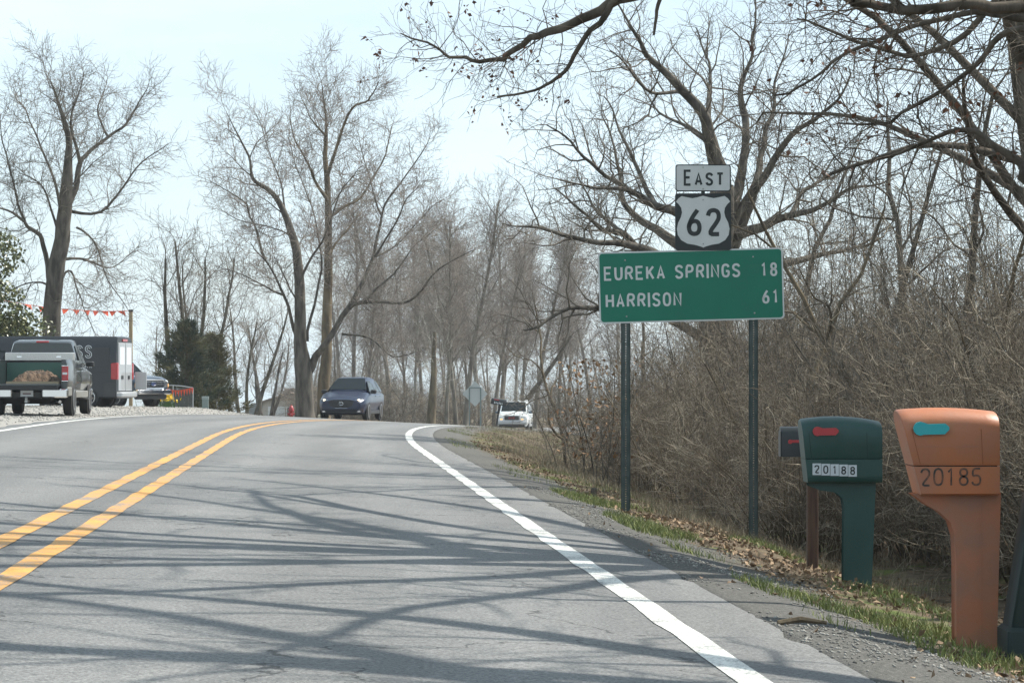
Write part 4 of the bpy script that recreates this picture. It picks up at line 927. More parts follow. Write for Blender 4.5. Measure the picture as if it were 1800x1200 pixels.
tag(sm_, 'small black metal mailbox on brown wooden post partly behind the green mailbox', 'mailbox')
# dark green post with flared foot at the right edge
dm, q = mailbox_frame('mailbox', 1840, 13.2, 1112)
pf = [(1768, 1108), (1900, 1108), (1886, 880), (1880, 770), (1828, 770), (1803, 880)]
DGR = mat('plastic_dark', (.009, .022, .021), .6)
plastic_post(dm, DGR, [q(*p) for p in pf][::-1] if False else [q(*p) for p in [pf[0], pf[1], pf[2], pf[3], pf[4], pf[5]]], .26)
p1 = q(1812, 640); box_mail(dm, DGR, q(1975, 0)[0], p1[0], q(1822, 0)[0], q(0, 625)[1], q(0, 772)[1], .03, .30, q(0, 735)[1], .003)
mb = MB(); a = q(1762, 1118); b = q(1905, 1098); mb.box(a[0], b[0], -.16, .16, -.12, b[1], .02); mb.build('foot', DGR, dm, 40)
tag(dm, 'dark green mailbox post with flared foot right of the orange mailbox', 'mailbox')
# distant tilted black mailbox by the white car
Y = 112; X = pX(876, Y); lm = empty('mailbox', G(X, Y)); z0 = lm.location.z; tz = EYE + (HOR - 706) / F * Y - z0
mb = MB(); mb.tube([(-.12, 0, -.2), (.05, 0, tz - .12)], .045, 8); mb.build('post', mat('post_dark', (.03, .03, .028)), lm)
mb = MB(); secs = []
for x in (-.34, .34): secs.append([(x, -.12, -.14), (x, .12, -.14)] + [(x, .12 * cos(radians(t)), .02 + .12 * sin(radians(t))) for t in range(0, 181, 30)])
mb.loft(secs); bx_ = mb.build('box', BLK, lm, 40); bx_.location = (.02, 0, tz); bx_.rotation_euler = (0, radians(9), 0)
for k in range(6): mb = MB(); mb.box(-.2 + k * .068, -.16 + k * .068, -.1235, -.1215, -.1 + .01 * (k % 2), -.01 - .012 * (k % 3)); mb.build('faded_mark', PLT, bx_)
mb = MB(); mb.box(-.22, .0, -.13, -.122, .06, .1); mb.build('flag', RED, bx_)
tag(lm, 'tilted black roadside mailbox with pale lettering in front of the white car', 'mailbox')

# ------------------------------------------------------------------ vehicles (x forward, y left)
GLASS = mat('car_glass', (.008, .013, .015), .06, spec=.18)
TYRE = mat('tyre', (.018, .018, .019), .85)
CHROME = mat('chrome', (.75, .76, .77), .12, metal=1.0)
RIM = mat('rim_alloy', (.6, .61, .62), .25, metal=.9)
TRIM = mat('trim_black', (.014, .015, .016), .5)
TAIL = mat('tail_red', (.35, .012, .016), .2, coat=.6)
LENS = mat('lamp_lens', (.62, .64, .64), .12, coat=.6)
LITL = mat('lamp_lit', (.9, .85, .7), .3, emit=((1, .86, .6), 1.3))
AMB = mat('lamp_amber', (.6, .2, .03), .3, emit=((1, .55, .15), 1.2))
UNDER = mat('underbody', (.01, .01, .01), .9)
def wheel(root, x, y, r, w, side, nspoke=6, steer=0.0):
    o = empty('wheel', (x, y, r)); o.parent = root; o.rotation_euler = (0, 0, steer)
    mb = MB(); h = w / 2; mb.lathe([(r * .62, -h), (r * .9, -h), (r * .985, -h * .75), (r, -h * .4), (r, h * .4), (r * .985, h * .75), (r * .9, h), (r * .62, h)], (0, 0, 0), 'y', 28); mb.build('tyre', TYRE, o, 35)
    f = side * h; mb = MB(); mb.lathe([(r * .66, f * .2), (r * .66, f * 1.0), (r * .6, f * 1.02), (r * .57, f * .5)], (0, 0, 0), 'y', 28)
    mb.lathe([(r * .16, f * .4), (r * .15, f * .96), (r * .05, f * 1.0)], (0, 0, 0), 'y', 14)
    for k in range(nspoke):
        a = 2 * pi * k / nspoke; ca, sa = cos(a), sin(a); b = r * .075
        vs = []
        for rr, bb in ((r * .1, b), (r * .6, b * 1.15)):
            for yy in (f * .62, f * .94):
                for s_ in (-1, 1): vs.append((rr * ca - s_ * bb * sa, yy, rr * sa + s_ * bb * ca))
        mb.add(vs, [(0, 1, 3, 2), (4, 6, 7, 5), (0, 4, 5, 1), (2, 3, 7, 6), (0, 2, 6, 4), (1, 5, 7, 3)])
    mb.build('rim', RIM, o, 35)
    mb = MB(); mb.lathe([(r * .58, -f * .2), (r * .58, f * .15)], (0, 0, 0), 'y', 20); mb.build('brake_disc', UNDER, o, 35)
    return o
def sec(x, wb, wm, wt, z0, zm, zs, zt, ins=0):
    """mirrored body section: bottom, widest point, shoulder, crown"""
    h = [(wb * .85, z0), (wb, z0 + .05), (wm, zm), (wm * .992, zs - .06), (wm * .965, zs - .012), (wt, zs + .6 * (zt - zs)), (wt * .55, zt - .004), (0, zt)]
    L = [(x, yy, z) for yy, z in h]; return [(x, 0, z0)] + L[:-1] + [(x, 0, zt)] + [(p[0], -p[1], p[2]) for p in reversed(L[:-1])]
def gh_sec(x, wb, wt, zb, zt):
    h = [(wb, zb), (wb * .995, zb + .02), (wt + (wb - wt) * .12, zt - .09), (wt, zt - .035), (wt * .9, zt - .008), (0, zt)]
    L = [(x, yy, z) for yy, z in h]; return [(x, 0, zb)] + L[:-1] + [(x, 0, zt)] + [(p[0], -p[1], p[2]) for p in reversed(L[:-1])]
def arch(root, x, y, r, side, m):
    mb = MB(); mb.lathe([(r, 0), (r, side * .012), (r * .9, side * .014), (.02, side * .006)], (x, y, r * .86), 'y', 28); mb.build('wheel_arch', m, root, 30)
def mirror(root, x, y, z, side, m):
    mb = MB(); mb.box(x - .09, x + .07, min(y, y + side * .22), max(y, y + side * .22), z, z + .15, .03); mb.build('wing_mirror', m, root, 40)
def handle(root, x, y, z, side, m):
    mb = MB(); mb.box(x - .1, x + .1, min(y, y + side * .025), max(y, y + side * .025), z, z + .025); mb.build('door_handle', m, root)
def panel(mb, pts, off=.004):
    """pts polygon, pushed along its normal by off (thin plate)"""
    P = [Vector(p) for p in pts]; n = (P[1] - P[0]).cross(P[2] - P[0]).normalized(); k = len(P)
    mb.add([tuple(p + n * off) for p in P] + [tuple(p - n * .01) for p in P], [tuple(range(k))] + [(i, k + i, k + (i + 1) % k, (i + 1) % k) for i in range(k)])

def suv(name, paint, W, Lh, Hh, wr, spec):
    """Lh: half length; spec: dict of hood/belt heights"""
    o = empty(name); w = W / 2; hb = spec['hood_back']; hf = spec['hood_front']; bt = spec['belt']; xw = spec['cowl']; fl = spec.get('nose', .12)
    mb = MB(); z0 = spec['clear']
    S = [sec(-Lh, w * .78, w * .84, w * .7, z0 + .16, .62, bt - .1, bt - .02), sec(-Lh + .1, w * .86, w * .95, w * .82, z0 + .06, .62, bt - .05, bt), sec(-Lh + .6, w * .9, w, w * .86, z0, .62, bt - .03, bt + .01), sec(0, w * .92, w * .985, w * .86, z0, .6, bt - .05, bt),
         sec(xw - .15, w * .92, w * .99, w * .86, z0, .6, bt - .07, hb), sec(xw + .3, w * .92, w * 1.0, w * .84, z0, .6, hb - .1, hb - .01), sec(Lh - .4, w * .9, w * .985, w * .8, z0, .58, hf - .06, hf + .04), sec(Lh - fl, w * .84, w * .93, w * .74, z0 + .02, .56, hf - .09, hf), sec(Lh, w * .7, w * .8, w * .62, z0 + .1, .52, hf - .2, hf - .09)]
    mb.loft(S); mb.build('body', paint, o, 38)
    xf, xr, xb = spec['roof_front'], spec['roof_rear'], -Lh + spec.get('tail', .12); wt = w * spec.get('tumble', .72)
    mb = MB(); G_ = [gh_sec(xb, w * .86, wt * .96, bt - .03, bt + .04), gh_sec(xb + .08, w * .87, wt * .98, bt - .03, bt + .2), gh_sec(xr, w * .9, wt, bt - .03, Hh - .05), gh_sec((xr + xf) / 2, w * .91, wt * 1.02, bt - .03, Hh), gh_sec(xf, w * .9, wt * .98, bt - .03, Hh - .035), gh_sec(xw - .02, w * .85, wt * 1.1, bt - .03, hb + .02)]
    mb.loft(G_); mb.build('cabin', paint, o, 38)
    # glass
    mb = MB(); zt = Hh - .07; a = w * .78; b = wt * .9
    panel(mb, [(xw - .09, a, hb + .055), (xw - .09, -a, hb + .055), (xf + .05, -b, zt), (xf + .05, b, zt)][::-1], .022); mb.build('windshield', GLASS, o)
    for s in (-1, 1):
        def sidept(x, t): return (x, s * ((w * .9) * (1 - t) + wt * t + .004), (bt + .03) * (1 - t) + (Hh - .1) * t)
        for x0, x1, sl0, sl1 in spec['side']:
            pts = [sidept(x0, .03), sidept(x1, .03), sidept(x1 + sl1, .86), sidept(x0 + sl0, .86)]
            mb = MB(); panel(mb, pts if s < 0 else pts[::-1], .012); mb.build('side_window', GLASS, o)
    for s in (-1, 1):
        mirror(o, xw - .28, s * w * .93, bt - .02, s, spec.get('mirror', TRIM))
        for hx in spec['handles']: handle(o, hx, s * w * .975, bt - .14, s, spec.get('handle_m', paint))
        for ax in (spec['fa'], spec['ra']): arch(o, ax, s * w * .955, wr * 1.18, s, spec.get('arch_m', TRIM))
        mb = MB(); mb.box(spec['ra'] + wr, spec['fa'] - wr, min(s * w * .94, s * w * 1.0), max(s * w * .94, s * w * 1.0), z0 - .01, z0 + .14, .02); mb.build('sill', spec.get('sill_m', TRIM), o)
        wheel(o, spec['fa'], s * (w * .99 - .1), wr, .23, s, spec.get('spokes', 5)); wheel(o, spec['ra'], s * (w * .99 - .1), wr, .23, s, spec.get('spokes', 5))
    mb = MB(); mb.box(-Lh + .3, Lh - .3, -w * .8, w * .8, z0 - .03, z0 + .15); mb.build('underbody', UNDER, o)
    return o
BLUE = mat('paint_blue', (.006, .014, .042), .3, metal=.1, coat=.25)
cx = suv('oncoming_car', BLUE, 1.86, 2.27, 1.67, .36, dict(hood_back=1.12, hood_front=.88, belt=1.05, cowl=.95, clear=.24, roof_front=.1, roof_rear=-1.45, tumble=.64, nose=.16, tail=.1, side=[(-.35, .82, 0, -.55), (-1.35, -.42, .1, 0), (-1.9, -1.42, .25, .05)], handles=[-.15, -1.1], fa=1.38, ra=-1.32))
xn = 2.27
mb = MB(); mb.prism([(-.5, .76), (-.42, .56), (-.2, .5), (.2, .5), (.42, .56), (.5, .76), (.3, .80), (-.3, .80)], xn - .10, xn + .012, 'x'); gr = mb.build('grille', TRIM, cx)
mb = MB(); pts = [(-.62, .80), (-.54, .68), (-.44, .545), (-.22, .475), (.22, .475), (.44, .545), (.54, .68), (.62, .80)]
mb.tube([(xn + .012 - abs(y) * .12, y, z) for y, z in pts], .018, 6); mb.build('chrome_wing', CHROME, cx, 40)
mb = MB(); mb.tube([(xn + .02, .085 * cos(radians(t)), .655 + .068 * sin(radians(t))) for t in range(0, 361, 24)], .009, 5); mb.tube([(xn + .022, -.08, .67), (xn + .022, -.035, .69), (xn + .022, 0, .645), (xn + .022, .035, .69), (xn + .022, .08, .67)], .008, 5); mb.build('emblem', CHROME, cx, 40)
for s in (-1, 1):
    mb = MB(); mb.add([(xn - .04, s * .52, .79), (xn - .17, s * .80, .84), (xn - .18, s * .81, .755), (xn - .04, s * .54, .73), (xn - .3, s * .6, .79)], [(0, 1, 2, 3), (0, 3, 4), (1, 4, 2), (0, 4, 1), (3, 2, 4)]); hl = mb.build('headlight', LENS, cx)
    mb = MB(); mb.lathe([(.045, -.03), (.045, .02), (.02, .03)], (xn - .085, s * .67, .785), 'x', 12); mb.build('lamp', LITL, hl, 40)
    mb = MB(); mb.box(xn - .14, xn - .02, min(s * .5, s * .74), max(s * .5, s * .74), .33, .37); mb.build('fog_trim', CHROME, cx)
mb = MB(); mb.prism([(-.66, .44), (-.6, .3), (.6, .3), (.66, .44)], xn - .12, xn - .0, 'x'); mb.build('lower_grille', TRIM, cx)
# driver seen through the glass is too dark to show; interior stays behind the tinted windshield
Y = 99; X = pX(619, Y); cx.location = G(X, Y); cx.rotation_euler = (0, 0, -pi / 2 - heading(Y) + radians(-2))
tag(cx, 'dark blue crossover coming over the crest with headlights on', 'car')
WHT = mat('paint_white_car', (.78, .79, .78), .3, coat=.8)
SIL = mat('plastic_silver', (.42, .43, .44), .4, metal=.5)
ws = suv('oncoming_car', WHT, 2.0, 2.6, 1.93, .39, dict(hood_back=1.22, hood_front=1.08, belt=1.17, cowl=1.15, clear=.34, roof_front=.45, roof_rear=-2.2, tumble=.78, nose=.07, tail=.06, side=[(-.3, .95, 0, -.45), (-1.3, -.38, .05, 0), (-2.35, -1.42, .15, .05)], handles=[-.1, -1.15], fa=1.6, ra=-1.45, spokes=6, handle_m=TRIM, mirror=mat('mirror_blue', (.06, .09, .12), .3), arch_m=TRIM, sill_m=SIL))
xn = 2.6
mb = MB(); mb.prism(rrect(-.44, .44, .78, 1.02, .05), xn - .1, xn + .02, 'x'); mb.build('grille', TRIM, ws)
mb = MB(); mb.prism(rrect(-.5, .5, .74, 1.06, .07), xn - .1, xn + .012, 'x'); mb.build('grille_surround', SIL, ws)
for k, ch in enumerate('GMC'):
    mb = MB(); L = MB(); text(L, ch, -.2 + k * .145, .85, .11, .11, 0, .03, 0); mb.add([(xn + .024, x, z) for x, y, z in L.v], L.f); mb.build('emblem_letter', TAIL, ws)
for s in (-1, 1):
    mb = MB(); mb.box(xn - .13, xn - .005, min(s * .52, s * .84), max(s * .52, s * .84), .88, 1.02, .02); mb.build('headlight', LENS, ws)
    mb = MB(); mb.box(xn - .12, xn + .004, min(s * .56, s * .72), max(s * .56, s * .72), .78, .865, .015); mb.build('marker_lamp', AMB, ws)
mb = MB(); mb.box(xn - .3, xn + .08, -.94, .94, .5, .71, .04); mb.build('bumper', SIL, ws, 40)
mb = MB(); mb.box(xn - .3, xn + .03, -.8, .8, .36, .495, .03); mb.build('air_dam', TRIM, ws, 40)
mb = MB()
for s in (-1, 1): mb.tube([(.3, s * .66, 1.94), (.2, s * .66, 1.975), (-1.9, s * .66, 1.975), (-2.0, s * .66, 1.93)], .018, 6)
mb.build('roof_rails', WHT, ws, 40)
Y = 158; X = pX(905, Y); ws.location = G(X, Y); ws.rotation_euler = (0, 0, -pi / 2 - heading(Y) + radians(1))
tag(ws, 'white full size sport utility vehicle rounding the bend', 'car')

def pickup(name, paint, lower, tailgate_down):
    o = empty(name); w = 1.0
    # front clip and cab lower
    mb = MB(); S = [sec(1.72, .9, 1.0, .9, .5, .85, 1.22, 1.28), sec(2.6, .9, 1.0, .9, .48, .85, 1.22, 1.27), sec(3.3, .9, 1.0, .88, .48, .85, 1.2, 1.27), sec(3.5, .9, 1.01, .86, .48, .85, 1.16, 1.26), sec(4.35, .9, 1.0, .84, .48, .82, 1.1, 1.2), sec(4.52, .86, .96, .8, .5, .8, 1.05, 1.14), sec(4.6, .82, .9, .74, .55, .8, .98, 1.06)]
    mb.loft(S); mb.build('body', paint, o, 38)
    mb = MB(); Gs = [gh_sec(1.72, .93, .73, 1.2, 1.86), gh_sec(1.8, .94, .74, 1.2, 1.91), gh_sec(2.3, .95, .75, 1.2, 1.95), gh_sec(2.75, .94, .73, 1.2, 1.90), gh_sec(3.42, .9, .82, 1.2, 1.29)]
    mb.loft(Gs); mb.build('cab', paint, o, 38)
    mb = MB(); panel(mb, [(3.36, .8, 1.33), (3.36, -.8, 1.33), (2.83, -.68, 1.83), (2.83, .68, 1.83)][::-1], .03); mb.build('windshield', GLASS, o)
    mb = MB(); panel(mb, [(1.72, -.82, 1.34), (1.72, .82, 1.34), (1.74, .68, 1.8), (1.74, -.68, 1.8)][::-1], .012); mb.build('rear_window', GLASS, o)
    mb = MB(); mb.box(1.70, 1.78, -.16, .16, 1.86, 1.905, .01); mb.build('brake_lamp', TAIL, o)
    for s in (-1, 1):
        for x0, x1, c0, c1 in ((1.86, 2.38, .06, 0), (2.46, 3.2, 0, -.45)):
            pt = lambda x, t: (x, s * (.95 * (1 - t) + .75 * t + .004), 1.28 * (1 - t) + 1.88 * t)
            p = [pt(x0, .05), pt(x1, .05), pt(x1 + c1, .83), pt(x0 + c0, .83)]; mb = MB(); panel(mb, p if s < 0 else p[::-1], .012); mb.build('side_window', GLASS, o)
        mirror(o, 3.0, s * .97, 1.24, s, TRIM); handle(o, 2.0, s * .99, 1.12, s, CHROME); handle(o, 2.55, s * .99, 1.12, s, CHROME)
        mb = MB(); a, b = sorted((s * .93, s * 1.012)); mb.box(.5, 3.2, a, b, .45, .62, .02); mb.build('rocker_panel', lower, o)
        mb = MB(); a, b = sorted((s * .95, s * 1.16)); mb.box(1.9, 3.15, a, b, .4, .44); mb.build('running_board', CHROME, o)
        # bed side
        mb = MB(); a, b = sorted((s * .82, s * .99)); secs = []
        for x in (-1.2, -1.12, 1.62, 1.7):
            t = .03 if x in (-1.2, 1.7) else 0
            secs.append([(x, s * .82, .62), (x, s * (.97 - t), .62), (x, s * (1.0 - t), .85), (x, s * (.985 - t), 1.28), (x, s * (.95 - t), 1.40), (x, s * .82, 1.40)])
        mb.loft(secs if s > 0 else secs[::-1]); mb.build('bed_side', paint, o, 38)
        mb = MB(); a, b = sorted((s * .93, s * 1.008)); mb.box(-1.19, -.55, a, b, .5, .72, .02); mb.build('lower_quarter', lower, o)
        mb = MB(); a, b = sorted((s * .83, s * .985)); mb.box(-1.225, -1.1, a, b, .88, 1.24, .012); tl = mb.build('tail_light', TAIL, o)
        mb = MB(); mb.box(-1.23, -1.2, a + .02, b - .02, 1.03, 1.085); mb.build('reverse_lamp', LENS, tl)
        mb = MB(); mb.box(-1.229, -1.2, a - .0, b + .004, .865, .88); mb.box(-1.229, -1.2, a, b + .004, 1.24, 1.255); mb.build('lamp_surround', CHROME, tl)
        for ax in (0.0, 3.7): arch(o, ax, s * .965, .47, s, UNDER)
        wheel(o, 0, s * .885, .40, .26, s, 6); wheel(o, 3.7, s * .885, .40, .26, s, 6, radians(-14) if not tailgate_down else 0)
    mb = MB(); mb.box(-1.15, 1.68, -.82, .82, .74, .80); mb.build('bed_floor', TRIM, o)
    mb = MB(); mb.box(1.62, 1.69, -.82, .82, .8, 1.38); mb.build('bed_front', paint, o)
    mb = MB(); mb.box(-1.1, 4.3, -.55, .55, .38, .6); mb.box(-.25, .25, -.8, .8, .3, .5); mb.build('chassis', UNDER, o)
    if tailgate_down:
        mb = MB(); mb.box(-1.78, -1.22, -.80, .80, .735, .80, .015); tg = mb.build('tailgate', paint, o); mb = MB(); mb.box(-1.79, -1.75, -.8, .8, .66, .733); mb.build('tailgate_lip', TRIM, tg)
    else:
        mb = MB(); mb.box(-1.22, -1.15, -.81, .81, .7, 1.4, .02); mb.build('tailgate', paint, o)
    for s in (-1, 1): mb = MB(); a, b = sorted((s * .36, s * 1.0)); mb.box(-1.42, -1.22, a, b, .46, .68, .03); mb.build('bumper', CHROME, o, 40)
    mb = MB(); mb.box(-1.38, -1.2, -.358, .358, .44, .62, .02); mb.build('bumper_step', TRIM, o, 40)
    mb = MB(); mb.box(-1.395, -1.382, -.155, .155, .49, .64); pl = mb.build('licence_plate', PLT, o)
    mb = MB(); mb.box(-1.3975, -1.3955, -.1, .1, .545, .575); mb.build('plate_print', mat('plate_ink', (.12, .05, .06)), pl)
    mb = MB(); mb.box(-1.55, -1.2, -.035, .035, .34, .4); mb.lathe([(.03, 0), (.035, .05), (.02, .09)], (-1.5, 0, .4), 'z', 10); mb.build('tow_hitch', BOLT, o)
    mb = MB(); mb.tube([(.4, -.5, .38), (-.6, -.62, .38), (-1.15, -.78, .36)], .04, 8); mb.build('exhaust_pipe', CHROME, o, 40)
    # front
    mb = MB(); mb.prism(rrect(-.62, .62, .72, 1.05, .06), 4.5, 4.63, 'x'); mb.build('grille', TRIM, o)
    mb = MB()
    for z in (.80, .885, .97): mb.box(4.6, 4.65, -.6, .6, z - .022, z + .022)
    mb.tube([(4.635, y, z) for y, z in rrect(-.62, .62, .72, 1.05, .06)] + [(4.635, .62, .99)], .025, 6); mb.build('grille_bars', CHROME, o, 40)
    mb = MB(); mb.tube([(4.66, .14 * cos(radians(t)), .885 + .06 * sin(radians(t))) for t in range(0, 361, 24)], .012, 5); mb.prism([(.13 * cos(radians(t)), .885 + .05 * sin(radians(t))) for t in range(0, 360, 24)], 4.64, 4.66, 'x'); mb.build('emblem', mat('emblem_blue', (.02, .04, .12), .3), o)
    for s in (-1, 1):
        mb = MB(); a, b = sorted((s * .65, s * .93)); mb.box(4.42, 4.6, a, b, .74, 1.04, .03); hl = mb.build('headlight', LENS, o, 40)
        mb = MB(); a, b = sorted((s * .86, s * .94)); mb.box(4.38, 4.59, a, b, .78, .9); mb.build('side_marker', AMB, hl)
    mb = MB(); mb.box(4.45, 4.75, -.98, .98, .48, .69, .05); mb.build('front_bumper', CHROME, o, 40)
    mb = MB(); mb.box(4.4, 4.6, -.85, .85, .3, .475, .03); mb.build('air_dam', TRIM, o, 40)
    return o
GRY = mat('paint_grey', (.03, .037, .04), .32, metal=.4, coat=.8)
PEW = mat('paint_pewter', (.36, .34, .30), .35, metal=.5, coat=.5)
pk = pickup('parked_pickup', GRY, PEW, True)
mb = MB(); mb.box(1.0, 1.55, -.86, .86, 1.38, 1.60, .02); tb = mb.build('toolbox', mat('tread_plate', (.62, .60, .58), .3, metal=.9, c2=(.5, .49, .47), scale=40, bump=.3, bscale=50), pk, 40)
for y in (-.5, .5): mb = MB(); mb.box(.985, .998, y - .06, y + .06, 1.47, 1.51); mb.build('latch', CHROME, tb)
mb = MB(); mb.box(.9, .98, -.8, .8, .82, 1.34); mb.build('bulkhead', mat('green_board', (.05, .13, .10), .6), pk)
rng = random.Random(6); Vv, Ff = [], []
nx_, ny_ = 14, 18
for i in range(nx_):
    for j in range(ny_):
        u, v = i / (nx_ - 1), j / (ny_ - 1); e = min(1, 6 * u * (1 - u), 5 * v * (1 - v)); Vv.append((-.85 + 1.7 * u, -.68 + 1.2 * v, .80 + e * (.28 + .10 * hnoise(i * 1.2, j * 1.1)) + rng.uniform(0, .03)))
for i in range(nx_ - 1):
    for j in range(ny_ - 1): Ff.append((i * ny_ + j, (i + 1) * ny_ + j, (i + 1) * ny_ + j + 1, i * ny_ + j + 1))
mb = MB(); mb.add(Vv, Ff); load = mb.build('load', mat('straw_brown', (.045, .028, .018), .95, c2=(.15, .095, .058), scale=9, bump=1, bscale=30)); 
mb = MB(); mb.box(-1.1, -1.06, -.75, .55, .802, .86); mb.build('load_board', mat('wood_pale', (.38, .30, .2), .8), pk)
Y = 63.5; pk.location = G(pX(62, Y) - .03, Y); hdg = radians(90 + 3.5); pk.rotation_euler = (0, 0, hdg)
load.location = pk.location; load.rotation_euler = pk.rotation_euler; load.name = 'mulch_load'
tag(load, 'brown heap of mulch and straw in the open bed of the grey pickup', 'mulch')
tag(pk, 'dark grey pickup with its tailgate down parked on the gravel', 'pickup truck')
# pickup wheels of second truck
bt_ = pickup('parked_pickup', mat('paint_navy', (.05, .075, .11), .28, metal=.6, coat=1.0), PEW, False)
Y = 97; ang = radians(-90 + 57); c = Vector((pX(268, Y), Y, 0)); fwd = Vector((cos(ang), sin(ang), 0)); bpos = c - fwd * 4.6
bt_.location = (bpos.x, bpos.y, H(bpos.x, bpos.y) - .02); bt_.rotation_euler = (0, 0, ang)
tag(bt_, 'blue pickup with chrome grille nosing out from behind the black van', 'pickup truck')

# van
def van():
    o = empty('parked_van'); w = 1.03; BV = mat('paint_black_van', (.012, .016, .02), .4, coat=.15); GV = mat('van_lower', (.035, .037, .04), .55)
    def vs(x, zt, wt=.93, zb=.32, wm=w):
        h = [(wm * .9, zb), (wm, zb + .06), (wm, 1.2), (wm * .985, 1.9 if zt > 2 else zt * .8), (wt, zt - .12), (wt * .9, zt - .02), (0, zt)]
        return [(x, 0, zb)] + [(x, y, z) for y, z in h[:-1]] + [(x, 0, zt)] + [(x, -y, z) for y, z in reversed(h[:-1])]
    mb = MB(); mb.loft([vs(-1.0, 2.46), vs(-.92, 2.5), vs(3.4, 2.52), vs(3.8, 2.46, .9), vs(4.35, 1.75, .86), vs(4.6, 1.32, .84), vs(4.95, 1.08, .8), vs(5.0, .9, .7, .36, .9)]); mb.build('body', BV, o, 40)
    for s in (-1, 1):
        mb = MB(); a, b = sorted((s * .98, s * 1.045)); mb.box(.5, 3.1, a, b, .36, .86, .02); mb.build('lower_panel', GV, o)
        mb = MB(); mb.box(-.98, -.52, a, b, .36, .86, .02); mb.build('lower_panel', GV, o)
        for x0, x1 in ((-.75, 1.0), (1.15, 2.7)): mb = MB(); a, b = sorted((s * 1.0, s * 1.034)); mb.box(x0, x1, a, b, 1.22, 2.1, .012); mb.build('side_panel', BV, o)
        pt = [(3.0, s * 1.02, 1.3), (4.25, s * .98, 1.32), (3.75, s * .96, 2.0), (3.0, s * .99, 2.0)]; mb = MB(); panel(mb, pt if s < 0 else pt[::-1], .02); mb.build('side_window', GLASS, o)
        mirror(o, 4.0, s * 1.02, 1.4, s, TRIM); arch(o, 0, s * 1.0, .43, s, UNDER); arch(o, 3.95, s * 1.0, .43, s, UNDER)
        wheel(o, 0, s * .93, .36, .22, s, 5); wheel(o, 3.95, s * .93, .36, .22, s, 5)
        mb = MB(); a, b = sorted((s * .87, s * 1.045)); mb.box(-1.05, -.8, a, b, .98, 1.56, .02); mb.build('tail_light', TAIL, o)
        mb = MB(); a, b = sorted((s * .02, s * .86)); mb.box(-1.035, -.98, a, b, .58, 2.28, .02); d = mb.build('rear_door', mat('van_door_lit', (.30, .31, .32), .3, coat=.6), o)  # light falling on the rear doors is put into this grey
        mb = MB(); a, b = sorted((s * .12, s * .72)); mb.box(-1.042, -1.03, a, b, 1.5, 2.12); mb.build('pane', mat('van_pane_reflection', (.55, .57, .58), .1), d)  # pale colour stands in for a bright reflection in the pane
        mb = MB(); mb.box(-1.06, -1.03, a + .2, b - .2, 1.0, 1.12); mb.build('handle', TRIM, d)
    mb = MB(); mb.box(-1.2, -.95, -1.0, 1.0, .36, .55, .04); mb.build('rear_bumper', SIL, o, 40)
    mb = MB(); mb.box(-1.03, -.95, -.3, .3, 2.32, 2.4); mb.build('brake_lamp', TAIL, o)
    # lettering on the left side: reads towards the rear
    for k, (ch, xe, z_, h_, w_, st_, yy, fill) in enumerate([('S', .20, 1.72, .46, .26, .085, 1.0375, True), ('S', -.13, 1.72, .46, .26, .085, 1.0375, True), ('T', .17, 1.38, .12, .11, .03, 1.0375, False), ('M', .02, 1.38, .12, .11, .03, 1.0375, False), ('A', -.13, 1.38, .12, .11, .03, 1.0375, False), ('A', .06, 1.23, .09, .08, .022, 1.0375, False), ('L', -.05, 1.23, .09, .08, .022, 1.0375, False)]):
        mb = MB(); L = MB(); text(L, ch, 0, 0, h_, w_, 0, st_, 0); mb.add([(xe + w_ - x, yy - y, z_ + z) for x, y, z in L.v], L.f); l1 = mb.build('letter', PLT, o)
        if fill: mb = MB(); L = MB(); text(L, ch, 0, 0, h_, w_, 0, st_, 0); L2 = MB(); text(L2, ch, st_ * .28, st_ * .28, h_ - st_ * .56, w_ - st_ * .56, 0, st_ * .5, 0); mb.add([(xe + w_ - x, yy + .003 - y, z_ + z) for x, y, z in L2.v], L2.f); mb.build('letter_fill', BV, l1)
    # rear door folded back beside the body
    mb = MB(); mb.box(-1.5, -1.08, -1.13, -1.08, .62, 1.25, .01); mb.build('step_panel', SIL, o)
    return o
vn = van(); Y = 88; ang = radians(180 - 7); c = Vector((pX(205, Y), Y, 0)); fwd = Vector((cos(ang), sin(ang), 0)); vp = c + fwd * 1.0 + Vector((fwd.y, -fwd.x, 0)) * 1.0
vn.location = (vp.x, vp.y, H(vp.x, vp.y)); vn.rotation_euler = (0, 0, ang)
tag(vn, 'black panel van with white lettering parked side on behind the grey pickup', 'van')

# ------------------------------------------------------------------ roadside bits on the left
WOODP = mat('wood_pole', (.30, .22, .12), .85, c2=(.42, .32, .19), scale=4, stretch=(6, 6, .5))
ORN = mat('pennant_orange', (.75, .10, .04), .7)
Y = 103; X = pX(230, Y); po = empty('pennant_pole', G(X, Y)); zt = EYE + (HOR - 545) / F * Y - po.location.z
mb = MB(); mb.box(-.07, .07, -.07, .07, -.3, zt, .01); mb.build('pole', WOODP, po); mb = MB(); mb.box(-.085, .085, -.085, .085, zt - .06, zt + .02); mb.build('cap', TRIM, po)
tag(po, 'pale square wooden pole holding the end of the orange pennant string', 'pole')
pts = [px(228, 546, Y), px(190, 547, Y), px(140, 545, Y - .6), px(80, 540, Y - 1.2), px(0, 527, Y - 2), px(-60, 515, Y - 2.6)]
ps = empty('pennant_string', pts[0]); lp = [tuple(Vector(p) - Vector(pts[0])) for p in pts]; sp_ = smoothpts(lp, 6)
mb = MB(); mb.tube(sp_, .012, 5); mb.build('cord', ORN, ps)
